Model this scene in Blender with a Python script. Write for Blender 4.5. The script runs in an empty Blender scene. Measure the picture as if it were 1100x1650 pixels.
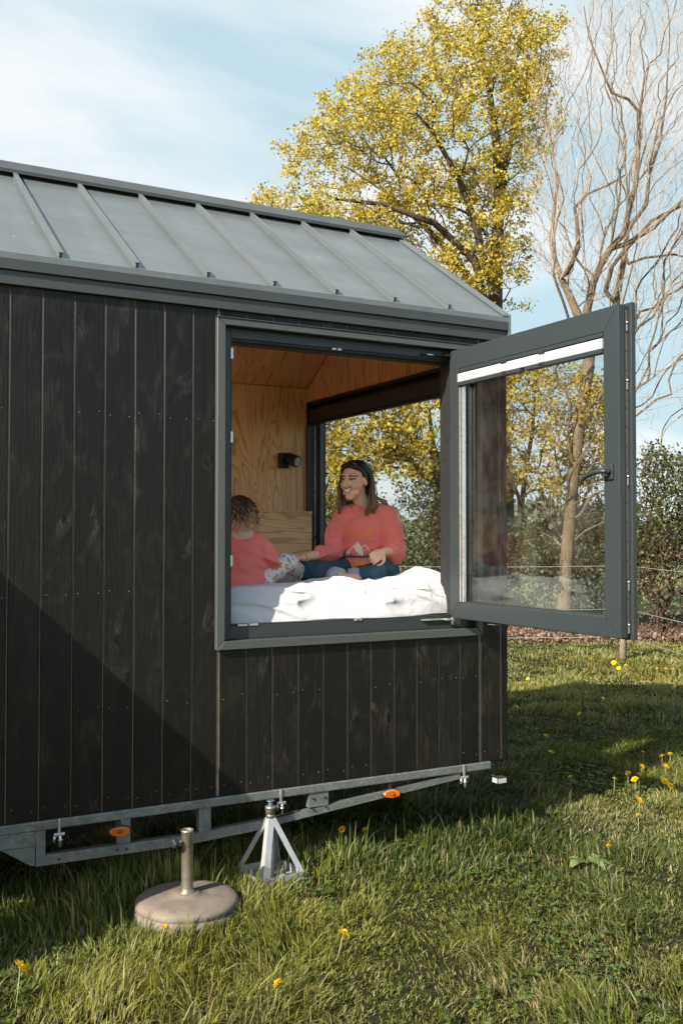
import bpy, bmesh, math, random
import numpy as np
from mathutils import Vector, Matrix
from mathutils.bvhtree import BVHTree
R = math.radians
random.seed(7); rng = np.random.default_rng(7)
scene = bpy.context.scene
COL = scene.collection

# ------------------------------------------------------------------ camera
F, CAMD, CAMH = 1604.0, 4.6, 1.72
YAW, PIT = R(28.55), R(1.43)
cam = bpy.data.cameras.new('camera'); camo = bpy.data.objects.new('camera', cam); COL.objects.link(camo)
camo.location = (0, -CAMD, CAMH); camo.rotation_euler = (R(90) + PIT, 0, -YAW)
cam.sensor_fit = 'VERTICAL'; cam.sensor_height = 36; cam.lens = 35.0; cam.clip_end = 3000; cam.clip_start = 0.05
scene.camera = camo
FW = np.array([math.sin(YAW)*math.cos(PIT), math.cos(YAW)*math.cos(PIT), math.sin(PIT)])
RT = np.array([math.cos(YAW), -math.sin(YAW), 0]); UP = np.cross(RT, FW)
C0 = np.array([0, -CAMD, CAMH])
def ray(px, py): return FW + RT*(px-550)/F + UP*(825-py)/F
def at(px, py, d): return C0 + ray(px, py)*d
def onZ(px, py, Z=0.0):
    r = ray(px, py); return C0 + r*((Z-C0[2])/r[2])
def ground(px, d):           # point on the ground under image column px at depth d
    p = at(px, 865, d); return np.array([p[0], p[1], 0.0])

# ------------------------------------------------------------------ noise
def _h(ix, iy, iz, seed):
    n = (ix.astype(np.int64)*374761393 + iy.astype(np.int64)*668265263 + iz.astype(np.int64)*2147483647 + seed*1274126177) & 0xffffffff
    n = ((n ^ (n >> 13))*1274126177) & 0xffffffff
    n = n ^ (n >> 16)
    return (n & 0xffff)/65535.0*2-1
def vnoise(p, scale=1.0, seed=0):
    p = np.atleast_2d(np.asarray(p, float))*scale
    if p.shape[1] == 2: p = np.c_[p, np.zeros(len(p))]
    i = np.floor(p); f = p-i; f = f*f*f*(f*(f*6-15)+10); i = i.astype(np.int64)
    o = 0
    for dx in (0, 1):
        for dy in (0, 1):
            for dz in (0, 1):
                w = (f[:, 0] if dx else 1-f[:, 0])*(f[:, 1] if dy else 1-f[:, 1])*(f[:, 2] if dz else 1-f[:, 2])
                o = o + w*_h(i[:, 0]+dx, i[:, 1]+dy, i[:, 2]+dz, seed)
    return o
def fbm(p, scale=1.0, seed=0, oct=3):
    o = 0; a = 1; s = scale
    for k in range(oct):
        o = o + a*vnoise(p, s, seed+k*17); a *= .5; s *= 2.03
    return o

# ------------------------------------------------------------------ objects
def tag(o, label=None, cat=None, group=None, kind=None):
    if label: o['label'] = label
    if cat: o['category'] = cat
    if group: o['group'] = group
    if kind: o['kind'] = kind
    return o
def thing(name, loc, label, cat, group=None, rz=0):
    o = bpy.data.objects.new(name, None); COL.objects.link(o)
    o.location = loc; o.rotation_euler = (0, 0, rz); o.empty_display_size = .1
    return tag(o, label, cat, group)
def wloc(o):
    v = Vector((0, 0, 0))
    while o is not None:
        v += o.location; o = o.parent
    return v
def link(name, me, parent=None, local=False, mats=None, smooth=False):
    o = bpy.data.objects.new(name, me); COL.objects.link(o)
    if mats is not None:
        for m in (mats if isinstance(mats, (list, tuple)) else [mats]): me.materials.append(m)
    if smooth: me.shade_smooth()
    if parent is not None:
        if not local:
            me.transform(Matrix.Translation(-wloc(parent)))
        o.parent = parent
    return o
def np_mesh(name, V, Fc, smooth=False, attrs=None, mi=None):
    """V (n,3), Fc (m,k)"""
    me = bpy.data.meshes.new(name)
    V = np.ascontiguousarray(V, np.float32); Fc = np.ascontiguousarray(Fc, np.int32)
    m, k = Fc.shape
    me.vertices.add(len(V)); me.vertices.foreach_set('co', V.ravel())
    me.loops.add(m*k); me.loops.foreach_set('vertex_index', Fc.ravel())
    me.polygons.add(m); me.polygons.foreach_set('loop_start', np.arange(0, m*k, k, dtype=np.int32))
    if smooth: me.polygons.foreach_set('use_smooth', np.ones(m, bool))
    if mi is not None: me.polygons.foreach_set('material_index', np.asarray(mi, np.int32))
    me.update(calc_edges=True); me.validate()
    for n, a in (attrs or {}).items():
        at_ = me.attributes.new(n, 'FLOAT', 'POINT'); at_.data.foreach_set('value', np.ascontiguousarray(a, np.float32))
    return me

class MB:
    """collects shapes into one mesh"""
    def __init__(s): s.bm = bmesh.new()
    def _xf(s, vs, M):
        for v in vs: v.co = M @ v.co
    def box(s, x0, x1, y0, y1, z0, z1, mi=0, bev=0.0, M=None):
        r = bmesh.ops.create_cube(s.bm, size=1); vs = r['verts']
        for v in vs:
            v.co = Vector(((x0+x1)/2+v.co.x*(x1-x0), (y0+y1)/2+v.co.y*(y1-y0), (z0+z1)/2+v.co.z*(z1-z0)))
        fs = set(f for v in vs for f in v.link_faces)
        if bev > 0:
            es = list(set(e for v in vs for e in v.link_edges))
            rr = bmesh.ops.bevel(s.bm, geom=es, offset=bev, segments=2, affect='EDGES', profile=.6)
            fs = set(rr['faces']) | set(f for f in fs if f.is_valid)
            vs = list(set(v for f in fs for v in f.verts))
            fs = set(f for v in vs for f in v.link_faces)
        for f in fs: f.material_index = mi
        if M is not None: s._xf(vs, M)
        return vs
    def bar(s, a, b, w, h, mi=0, up=(0, 0, 1), bev=0.0):
        a, b = Vector(a), Vector(b); d = b-a; L = d.length; d.normalize()
        u = Vector(up); x = d.cross(u)
        if x.length < 1e-4: x = d.cross(Vector((0, 1, 0)))
        x.normalize(); z = x.cross(d)
        M = Matrix(((x.x, d.x, z.x, a.x), (x.y, d.y, z.y, a.y), (x.z, d.z, z.z, a.z), (0, 0, 0, 1)))
        return s.box(-w/2, w/2, 0, L, -h/2, h/2, mi, bev, M)
    def tube(s, pts, r, n=10, mi=0, smooth=True, cap=True, flat=1.0, up=None):
        pts = [Vector(p) for p in pts]
        rr = r if isinstance(r, (list, tuple, np.ndarray)) else [r]*len(pts)
        rings = []; prev = None
        for i, p in enumerate(pts):
            d = (pts[min(i+1, len(pts)-1)]-pts[max(i-1, 0)]).normalized()
            if prev is None:
                x = d.cross(Vector(up) if up else Vector((0, 0, 1)))
                if x.length < 1e-3: x = d.cross(Vector((0, 1, 0)))
            else:
                x = prev-d*prev.dot(d)
            x.normalize(); prev = x; y = d.cross(x)
            rings.append([s.bm.verts.new(p+(x*math.cos(2*math.pi*k/n)+y*flat*math.sin(2*math.pi*k/n))*rr[i]) for k in range(n)])
        for a, b in zip(rings, rings[1:]):
            for k in range(n):
                f = s.bm.faces.new((a[k], a[(k+1) % n], b[(k+1) % n], b[k])); f.material_index = mi; f.smooth = smooth
        if cap:
            for q in (list(reversed(rings[0])), rings[-1]):
                f = s.bm.faces.new(q); f.material_index = mi
    def lathe(s, prof, n=32, c=(0, 0, 0), mi=0, M=None):
        rings = []; new = []
        for r, z in prof:
            ring = [s.bm.verts.new((c[0]+max(r, 1e-4)*math.cos(2*math.pi*k/n), c[1]+max(r, 1e-4)*math.sin(2*math.pi*k/n), c[2]+z)) for k in range(n)]
            rings.append(ring); new += ring
        for a, b in zip(rings, rings[1:]):
            for k in range(n):
                f = s.bm.faces.new((a[k], a[(k+1) % n], b[(k+1) % n], b[k])); f.material_index = mi; f.smooth = True
        f = s.bm.faces.new(list(reversed(rings[0]))); f.material_index = mi
        f = s.bm.faces.new(rings[-1]); f.material_index = mi
        if M is not None: s._xf(new, M)
    def prism(s, poly, a, b, axis='x', mi=0):
        """extrude a polygon (list of 2-tuples in the two other axes) from a to b along axis"""
        def mk(t, p): return {'x': (t, p[0], p[1]), 'y': (p[0], t, p[1]), 'z': (p[0], p[1], t)}[axis]
        A = [s.bm.verts.new(mk(a, p)) for p in poly]; B = [s.bm.verts.new(mk(b, p)) for p in poly]
        n = len(poly)
        for k in range(n):
            f = s.bm.faces.new((A[k], A[(k+1) % n], B[(k+1) % n], B[k])); f.material_index = mi
        for q in (list(reversed(A)), B):
            f = s.bm.faces.new(q); f.material_index = mi
    def ell(s, c, r, M3=None, mi=0, u=20, v=14):
        rr = bmesh.ops.create_uvsphere(s.bm, u_segments=u, v_segments=v, radius=1)
        for w in rr['verts']:
            q = Vector((w.co.x*r[0], w.co.y*r[1], w.co.z*r[2]))
            if M3 is not None: q = M3 @ q
            w.co = q+Vector(c)
        for f in set(f for w in rr['verts'] for f in w.link_faces): f.material_index = mi; f.smooth = True
    def mesh(s, name='m'):
        bmesh.ops.recalc_face_normals(s.bm, faces=s.bm.faces[:])
        me = bpy.data.meshes.new(name); s.bm.to_mesh(me); s.bm.free(); return me
    def build(s, name, mats, parent=None, local=False):
        return link(name, s.mesh(name), parent, local, mats)

# ------------------------------------------------------------------ materials
class NT:
    def __init__(s, name):
        s.m = bpy.data.materials.new(name); s.m.use_nodes = True; s.t = s.m.node_tree
        s.b = s.t.nodes['Principled BSDF']; s.out = s.t.nodes['Material Output']
    def n(s, typ, **kw):
        nd = s.t.nodes.new('ShaderNode'+typ)
        for k, v in kw.items():
            if k in nd.inputs.keys() if isinstance(k, str) else False: s.set(nd, k, v)
            else: setattr(nd, k, v)
        return nd
    def set(s, nd, k, v):
        if isinstance(v, bpy.types.NodeSocket): s.t.links.new(v, nd.inputs[k])
        else: nd.inputs[k].default_value = v
    def pos(s): return s.n('NewGeometry').outputs['Position']
    def obj(s): return s.n('TexCoord').outputs['Object']
    def sep(s, v):
        q = s.n('SeparateXYZ'); s.set(q, 0, v); return q.outputs
    def comb(s, x, y, z):
        q = s.n('CombineXYZ'); s.set(q, 0, x); s.set(q, 1, y); s.set(q, 2, z); return q.outputs[0]
    def math(s, op, a, b=None, c=None, clamp=False):
        q = s.n('Math'); q.operation = op; q.use_clamp = clamp; s.set(q, 0, a)
        if b is not None: s.set(q, 1, b)
        if c is not None: s.set(q, 2, c)
        return q.outputs[0]
    def vscale(s, v, sc):
        q = s.n('VectorMath'); q.operation = 'MULTIPLY'; s.set(q, 0, v); s.set(q, 1, sc); return q.outputs[0]
    def noise(s, v, scale=5, detail=4, rough=.5, dist=0, col=False):
        q = s.n('TexNoise'); s.set(q, 'Vector', v)
        q.inputs['Scale'].default_value = scale; q.inputs['Detail'].default_value = detail
        q.inputs['Roughness'].default_value = rough; q.inputs['Distortion'].default_value = dist
        return q.outputs['Color' if col else 'Fac']
    def voro(s, v, scale=5, out='Distance', rnd=1.0, feat='F1'):
        q = s.n('TexVoronoi'); q.feature = feat; s.set(q, 'Vector', v); q.inputs['Scale'].default_value = scale
        q.inputs['Randomness'].default_value = rnd; return q.outputs[out]
    def white(s, v):
        q = s.n('TexWhiteNoise'); q.noise_dimensions = '1D'; s.set(q, 'W', v); return q.outputs['Value']
    def ramp(s, f, stops, interp='LINEAR'):
        q = s.n('ValToRGB'); s.set(q, 0, f); cr = q.color_ramp; cr.interpolation = interp
        while len(cr.elements) > 1: cr.elements.remove(cr.elements[-1])
        for i, (p, c) in enumerate(stops):
            c = (c, c, c, 1) if not isinstance(c, (tuple, list)) else (*c[:3], 1)
            if i == 0: e = cr.elements[0]; e.position = p
            else: e = cr.elements.new(p)
            e.color = c
        return q.outputs[0]
    def mix(s, f, a, b, mode='MIX'):
        q = s.n('Mix'); q.data_type = 'RGBA'; q.blend_type = mode
        s.set(q, 0, f)
        for i, v in ((6, a), (7, b)):
            if isinstance(v, bpy.types.NodeSocket): s.t.links.new(v, q.inputs[i])
            else: q.inputs[i].default_value = (*v[:3], 1)
        return q.outputs[2]
    def bump(s, h, strength=.3, dist=.01):
        q = s.n('Bump'); s.set(q, 'Height', h); q.inputs['Strength'].default_value = strength; q.inputs['Distance'].default_value = dist
        s.t.links.new(q.outputs[0], s.b.inputs['Normal'])
    def base(s, c, rough=.5, metal=0, spec=.5):
        if isinstance(c, (tuple, list)): s.b.inputs['Base Color'].default_value = (*c[:3], 1)
        else: s.t.links.new(c, s.b.inputs['Base Color'])
        s.set(s.b, 'Roughness', rough); s.set(s.b, 'Metallic', metal); s.b.inputs['Specular IOR Level'].default_value = spec
        return s.m
    def attr(s, name):
        q = s.n('Attribute'); q.attribute_name = name; return q.outputs['Fac']
    def attrcol(s, name):
        q = s.n('Attribute'); q.attribute_name = name; return q.outputs['Color']
    def rnd(s): return s.n('NewGeometry').outputs['Random Per Island']

def simple(name, c, rough=.5, metal=0, var=.15, scale=8, bump=0, spec=.5):
    k = NT(name); p = k.obj(); f = k.noise(p, scale, 5, .6)
    lo = tuple(x*(1-var) for x in c); hi = tuple(min(1, x*(1+var)) for x in c)
    col = k.ramp(f, [(.3, lo), (.7, hi)])
    rg = k.ramp(f, [(.3, max(.02, rough-.06)), (.7, min(1, rough+.06))])
    if bump: k.bump(k.noise(p, scale*12, 4, .6), bump, .004)
    return k.base(col, rg, metal, spec)

PL, PX0 = .1436, .8145           # plank pitch and one plank joint
def mat_cladding():
    k = NT('charred_cladding'); x, y, z = k.sep(k.pos())
    u = k.math('ADD', x, y)
    pid = k.math('FLOOR', k.math('DIVIDE', k.math('SUBTRACT', u, PX0), PL))
    r1 = k.white(pid); r2 = k.white(k.math('ADD', pid, 31.7))
    zo = k.math('ADD', z, k.math('MULTIPLY', r1, 37.0))
    # knots
    kv = k.comb(k.math('MULTIPLY', u, 7.2), k.math('MULTIPLY', pid, 3.3), k.math('MULTIPLY', zo, 3.6))
    kd = k.voro(kv, 1.0, 'Distance', 1.0)
    kc = k.n('RGBToBW'); k.set(kc, 0, k.voro(kv, 1.0, 'Color')); has = k.ramp(kc.outputs[0], [(.22, 0), (.26, 1)])
    kn = k.math('MULTIPLY', k.ramp(kd, [(0, 1), (.07, .9), (.13, 0)]), has)
    halo = k.math('MULTIPLY', k.ramp(kd, [(.10, 1), (.20, .55), (.42, 0)]), has)
    # grain, pulled round the knots
    gw = k.comb(k.math('ADD', k.math('MULTIPLY', u, 17), k.math('MULTIPLY', halo, .55)), pid, k.math('MULTIPLY', zo, .42))
    g1 = k.noise(gw, 1.0, 2, .5, .15)
    rings = k.math('SINE', k.math('MULTIPLY', g1, 85))
    fine = k.noise(k.comb(k.math('MULTIPLY', u, 320), pid, k.math('MULTIPLY', zo, 5)), 1.0, 3, .6)
    # cloudy sheen painted into the colour, strongest beside the knots
    cl = k.noise(k.comb(k.math('MULTIPLY', u, 9), k.math('MULTIPLY', pid, 1.7), k.math('MULTIPLY', zo, 4.5)), 1.0, 5, .62, 1.2)
    pale_sheen = k.ramp(cl, [(.50, 0), (.74, 1)])
    c = k.ramp(r2, [(0, (.0036, .0033, .0029)), (.5, (.0062, .0057, .0050)), (1, (.0105, .0096, .0082))])
    c = k.mix(k.math('MULTIPLY', pale_sheen, k.math('ADD', .20, k.math('MULTIPLY', halo, .85))), c, (.070, .062, .051))
    c = k.mix(k.ramp(rings, [(.45, 0), (.9, .75)]), c, (.0035, .0032, .0028))
    c = k.mix(k.ramp(fine, [(.40, .35), (.60, 0)]), c, (.0035, .0032, .0028))
    c = k.mix(k.math('MULTIPLY', k.ramp(k.math('SINE', k.math('MULTIPLY', kd, 60)), [(.3, 0), (1, .06)]), halo), c, (.052, .045, .036))
    c = k.mix(kn, c, (.002, .0018, .0015))
    k.bump(k.math('ADD', k.math('MULTIPLY', fine, .55), k.math('ADD', k.math('MULTIPLY', rings, .12), k.math('MULTIPLY', halo, .9))), .42, .004)
    rg = k.ramp(cl, [(.3, .46), (.7, .34)])
    return k.base(c, rg, 0, .24)
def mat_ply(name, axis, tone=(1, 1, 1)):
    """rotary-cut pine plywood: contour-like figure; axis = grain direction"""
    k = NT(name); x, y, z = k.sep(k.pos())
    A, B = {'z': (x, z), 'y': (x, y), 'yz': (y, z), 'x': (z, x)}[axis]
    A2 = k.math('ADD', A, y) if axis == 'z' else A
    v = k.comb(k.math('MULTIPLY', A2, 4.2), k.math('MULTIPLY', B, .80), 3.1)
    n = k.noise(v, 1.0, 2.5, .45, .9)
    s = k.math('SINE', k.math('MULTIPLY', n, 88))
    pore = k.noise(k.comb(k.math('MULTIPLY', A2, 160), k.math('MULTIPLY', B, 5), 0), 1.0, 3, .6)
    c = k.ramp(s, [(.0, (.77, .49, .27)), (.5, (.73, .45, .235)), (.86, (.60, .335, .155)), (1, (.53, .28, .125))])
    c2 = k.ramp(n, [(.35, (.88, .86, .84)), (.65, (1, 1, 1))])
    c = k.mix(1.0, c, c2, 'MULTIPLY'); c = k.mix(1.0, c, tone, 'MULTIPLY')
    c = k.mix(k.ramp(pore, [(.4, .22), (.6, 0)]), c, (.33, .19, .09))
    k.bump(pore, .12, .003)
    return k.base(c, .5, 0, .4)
def mat_metal_paint(name, c, rough=.42):
    k = NT(name); p = k.pos()
    f = k.noise(p, 900, 2, .7); g = k.noise(p, 3.5, 4, .6)
    col = k.mix(k.ramp(f, [(.42, 0), (.68, .5)]), c, tuple(min(1, v*1.45+.01) for v in c))
    col = k.mix(k.ramp(g, [(.35, .25), (.65, 0)]), col, tuple(v*.72 for v in c))
    k.bump(f, .10, .001)
    return k.base(col, k.ramp(g, [(.3, rough+.05), (.7, rough-.05)]), 0.25, .5)
def mat_roof():
    k = NT('zinc_roof'); p = k.pos()
    f = k.noise(p, 700, 2, .7); g = k.noise(k.vscale(p, (1.2, 2.2, 2.2)), 1.6, 5, .6)
    sp = k.voro(p, 9.0); spots = k.ramp(sp, [(.0, 1), (.035, .9), (.05, 0)])
    on = k.ramp(k.noise(p, 2.6, 2), [(.52, 0), (.6, 1)])
    c = k.ramp(g, [(.3, (.096, .1125, .1165)), (.7, (.119, .136, .139))])
    c = k.mix(k.ramp(f, [(.45, 0), (.75, .35)]), c, (.22, .23, .23))
    c = k.mix(k.math('MULTIPLY', spots, on), c, (.5, .5, .48))
    sx, sy, sz = k.sep(p); run = k.noise(k.comb(k.math('MULTIPLY', sx, 9), k.math('MULTIPLY', sy, .5), 0), 1.0, 5, .6)
    c = k.mix(k.ramp(run, [(.5, 0), (.72, .30)]), c, (.17, .18, .175)); c = k.mix(k.ramp(run, [(.28, .25), (.45, 0)]), c, (.075, .085, .085))
    k.bump(k.noise(k.vscale(p, (1.6, 1, 1)), 3.2, 2, .5), .25, .02)
    return k.base(c, k.ramp(g, [(.3, .44), (.7, .34)]), .35, .5)
def mat_galv():
    k = NT('galvanised_steel'); p = k.pos()
    v = k.voro(p, 70, 'Color'); q = k.n('RGBToBW'); k.set(q, 0, v)
    g = k.noise(p, 9, 5, .65)
    c = k.ramp(q.outputs[0], [(.2, (0.1428, 0.1596, 0.1554)), (.8, (0.2184, 0.2352, 0.2268))])
    c = k.mix(k.ramp(g, [(.38, .75), (.66, 0)]), c, (.10, .108, .094))
    k.bump(g, .15, .002)
    return k.base(c, k.ramp(g, [(.3, .62), (.7, .42)]), .55, .5)
def mat_glass(name, ior=1.55, tint=(.94, .97, .96)):
    k = NT(name); t = k.t
    tr = k.n('BsdfTransparent'); tr.inputs[0].default_value = (*tint, 1)
    gl = k.n('BsdfGlossy'); gl.inputs['Roughness'].default_value = .003
    fr = k.n('Fresnel'); bf_ = k.n('NewGeometry').outputs['Backfacing']   # same reflectance on both faces of the pane
    t.links.new(k.math('ADD', k.math('MULTIPLY', bf_, 1/ior-ior), ior), fr.inputs[0])
    # water marks and dust
    dirt = k.n('BsdfDiffuse'); dirt.inputs[0].default_value = (.75, .75, .74, 1)
    d = k.ramp(k.noise(k.vscale(k.pos(), (1, 5, 2)), 2.0, 6, .7), [(.45, 0), (.8, .02)])
    m = k.n('MixShader'); t.links.new(fr.outputs[0], m.inputs[0]); t.links.new(tr.outputs[0], m.inputs[1]); t.links.new(gl.outputs[0], m.inputs[2])
    m2 = k.n('MixShader'); t.links.new(d, m2.inputs[0]); t.links.new(m.outputs[0], m2.inputs[1]); t.links.new(dirt.outputs[0], m2.inputs[2])
    t.links.new(m2.outputs[0], k.out.inputs[0]); return k.m
def mat_leaf(name, stops, trans=.45, rough=.5):
    k = NT(name); r = k.rnd(); p = k.pos(); n = k.noise(p, 1.1, 3, .5)
    f = k.math('ADD', k.math('MULTIPLY', r, .65), k.math('MULTIPLY', n, .35))
    c = k.ramp(f, stops)
    k.base(c, rough, 0, .35)
    tl = k.n('BsdfTranslucent'); k.t.links.new(c, tl.inputs[0])
    m = k.n('MixShader'); m.inputs[0].default_value = trans
    k.t.links.new(k.b.outputs[0], m.inputs[1]); k.t.links.new(tl.outputs[0], m.inputs[2]); k.t.links.new(m.outputs[0], k.out.inputs[0])
    return k.m
def mat_bark(name, a, b, scale=6):
    k = NT(name); p = k.pos(); q = k.vscale(p, (1, 1, .25))
    n = k.noise(q, scale*6, 6, .7, .5); g = k.noise(p, scale*.35, 4, .6)
    f = k.math('ADD', k.math('MULTIPLY', n, .6), k.math('MULTIPLY', g, .4))
    c = k.ramp(f, [(.36, a), (.62, b)])
    k.bump(n, .7, .03)
    return k.base(c, .85, 0, .2)
def mat_fabric(name, c, scale=260, bump=.25, var=.12, rough=.85, sheen=.2, fold=0):
    k = NT(name); p = k.obj()
    w = k.noise(p, scale, 3, .6); g = k.noise(p, 7, 4, .6)
    col = k.ramp(g, [(.3, tuple(v*(1-var) for v in c)), (.7, tuple(min(1, v*(1+var)) for v in c))])
    h = w
    if fold:
        fo = k.noise(k.vscale(p, (1, .6, 1)), 8, 2, .45, 1.6); h = k.math('ADD', k.math('MULTIPLY', w, .12), k.math('MULTIPLY', fo, fold))
        k.bump(h, .5, .03)
    else: k.bump(h, bump, .003)
    k.b.inputs['Sheen Weight'].default_value = sheen
    return k.base(col, rough, 0, .2)

M = {}
M['clad'] = mat_cladding()
M['tongue'] = simple('bare_wood_tongue', (0.186, 0.1395, 0.093), .7, 0, .3, 20)
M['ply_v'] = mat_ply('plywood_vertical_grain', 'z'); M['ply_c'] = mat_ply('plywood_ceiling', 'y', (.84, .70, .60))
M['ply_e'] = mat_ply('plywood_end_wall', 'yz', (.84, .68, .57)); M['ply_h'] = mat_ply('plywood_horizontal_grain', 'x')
M['trim'] = mat_metal_paint('grey_powder_coat', (0.0381, 0.0428, 0.0415))
M['casing'] = mat_metal_paint('casing_powder_coat', (0.0547, 0.0612, 0.059))
M['frame'] = mat_metal_paint('window_frame_paint', (0.0253, 0.0328, 0.0358), .38)
M['black'] = simple('black_rubber', (.008, .009, .010), .6, 0, .2, 30)
M['blackm'] = simple('black_metal', (.012, .013, .014), .42, .2, .2, 30)
M['roof'] = mat_roof(); M['galv'] = mat_galv()
M['glass'] = mat_glass('sash_glass', 1.75); M['glass_e'] = mat_glass('end_window_glass', 1.5)
M['blind'] = simple('white_blind', (.30, .305, .30), .45, 0, .04, 5)
M['blinddark'] = simple('dark_blind_fabric', (.020, .019, .018), .6, 0, .15, 40)
M['alu'] = simple('bright_aluminium', (0.54, 0.54, 0.5325), .3, .8, .08, 30)
M['screw'] = simple('steel_screw', (.55, .55, .53), .35, .9, .1, 60)
M['oldscrew'] = simple('weathered_screw', (0.165, 0.1595, 0.1485), .5, .6, .3, 60)
M['under'] = simple('black_underside', (.010, .010, .010), .9, 0, .3, 6)
M['sheet'] = mat_fabric('white_cotton', (.45, .45, .46), 420, .15, .02, .9, .1, .4)
M['matt'] = mat_fabric('mattress_ticking', (.7, .7, .69))
# ------------------------------------------------------------------ sun and sky
AZ, EL = R(21), R(31.6)
SD = Vector((math.cos(EL)*math.cos(AZ), math.cos(EL)*math.sin(AZ), -math.sin(EL)))
sl = bpy.data.lights.new('sun', 'SUN'); sl.energy = 4.3; sl.angle = R(.55); sl.color = (1, .92, .78)
so = bpy.data.objects.new('sun', sl); COL.objects.link(so); so.rotation_euler = SD.to_track_quat('-Z', 'Y').to_euler(); so.location = (-10, -4, 8)
w = bpy.data.worlds.new('World'); scene.world = w; w.use_nodes = True
t = w.node_tree; bg = t.nodes['Background']
sky = t.nodes.new('ShaderNodeTexSky'); sky.sky_type = 'NISHITA'; sky.sun_disc = False
sky.sun_elevation = EL; sky.sun_rotation = math.atan2(-SD.x, -SD.y); sky.altitude = 0; sky.air_density = 1.0; sky.dust_density = 1.6; sky.ozone_density = 1.6
tc = t.nodes.new('ShaderNodeTexCoord'); sp = t.nodes.new('ShaderNodeSeparateXYZ'); t.links.new(tc.outputs['Generated'], sp.inputs[0])
def wm(op, a, b=None, clamp=False):
    q = t.nodes.new('ShaderNodeMath'); q.operation = op; q.use_clamp = clamp
    for i, v in enumerate((a, b)):
        if v is None: continue
        if isinstance(v, bpy.types.NodeSocket): t.links.new(v, q.inputs[i])
        else: q.inputs[i].default_value = v
    return q.outputs[0]
zz = wm('ADD', wm('MAXIMUM', sp.outputs[2], 0.0), .22)
cb = t.nodes.new('ShaderNodeCombineXYZ'); t.links.new(wm('DIVIDE', sp.outputs[0], zz), cb.inputs[0]); t.links.new(wm('DIVIDE', sp.outputs[1], zz), cb.inputs[1])
mp = t.nodes.new('ShaderNodeMapping'); t.links.new(cb.outputs[0], mp.inputs[0])
mp.inputs['Location'].default_value = (2.15, .15, 0); mp.inputs['Rotation'].default_value = (0, 0, R(35)); mp.inputs['Scale'].default_value = (.75, 1.35, 1)
nz = t.nodes.new('ShaderNodeTexNoise'); t.links.new(mp.outputs[0], nz.inputs['Vector']); nz.inputs['Scale'].default_value = 1.25; nz.inputs['Detail'].default_value = 7; nz.inputs['Roughness'].default_value = .52; nz.inputs['Distortion'].default_value = .35
cr = t.nodes.new('ShaderNodeValToRGB'); t.links.new(nz.outputs['Fac'], cr.inputs[0]); cr.color_ramp.elements[0].position = .44; cr.color_ramp.elements[1].position = .60
def wmix(f, a, b):
    q = t.nodes.new('ShaderNodeMix'); q.data_type = 'RGBA'
    for i_, v in ((0, f), (6, a), (7, b)):
        if isinstance(v, bpy.types.NodeSocket): t.links.new(v, q.inputs[i_])
        else: q.inputs[i_].default_value = v if i_ == 0 else (*v, 1)
    return q.outputs[2]
# a bank of thin bright cloud and haze stands over the fields; the rest of the sky is clear
dt = t.nodes.new('ShaderNodeVectorMath'); dt.operation = 'DOT_PRODUCT'; t.links.new(tc.outputs['Generated'], dt.inputs[0]); dt.inputs[1].default_value = (.46, .845, .27)
mr = t.nodes.new('ShaderNodeMapRange'); mr.interpolation_type = 'SMOOTHSTEP'; t.links.new(dt.outputs['Value'], mr.inputs[0]); mr.inputs[1].default_value = .30; mr.inputs[2].default_value = .80
veil = wmix(cr.outputs[0], (2.15, 2.85, 3.14), (3.62, 3.72, 3.74))
hz0 = wm('POWER', wm('SUBTRACT', 1.0, wm('MAXIMUM', sp.outputs[2], 0.0)), 5.0)
skyh = wmix(wm('MULTIPLY', hz0, .55), sky.outputs[0], (5.4, 5.5, 5.4))
class _o: pass
mx = _o(); mx.outputs = {2: wmix(wm('MULTIPLY', mr.outputs[0], .93), skyh, veil)}
t.links.new(mx.outputs[2], bg.inputs[0]); bg.inputs[1].default_value = .088
scene.view_settings.view_transform = 'Standard'; scene.view_settings.look = 'None'; scene.view_settings.exposure = 1.6; scene.view_settings.gamma = 1
cy = scene.cycles
cy.max_bounces = 8; cy.transparent_max_bounces = 24; cy.diffuse_bounces = 4; cy.glossy_bounces = 4; cy.transmission_bounces = 6; cy.caustics_reflective = False; cy.sample_clamp_indirect = 6
try: cy.use_denoising = True
except Exception: pass


# ================================================================== THE TINY HOUSE ON ITS TRAILER
XL, XR, YB = -2.2, 3.59, 2.44
EZ, RZ = 2.985, 3.80               # roof edge and ridge heights
WX0, WX1, WZ0, WZ1 = 1.838, 3.36, 1.208, 2.768        # hole inside the casing
EY0, EY1, EZ0, EZ1 = .40, 2.315, 1.30, 2.765          # hole of the end window
house = thing('tiny_house', (1.0, 1.22, 0), 'black timber-clad tiny house on a galvanised trailer with its window swung open', 'tiny house')

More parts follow.
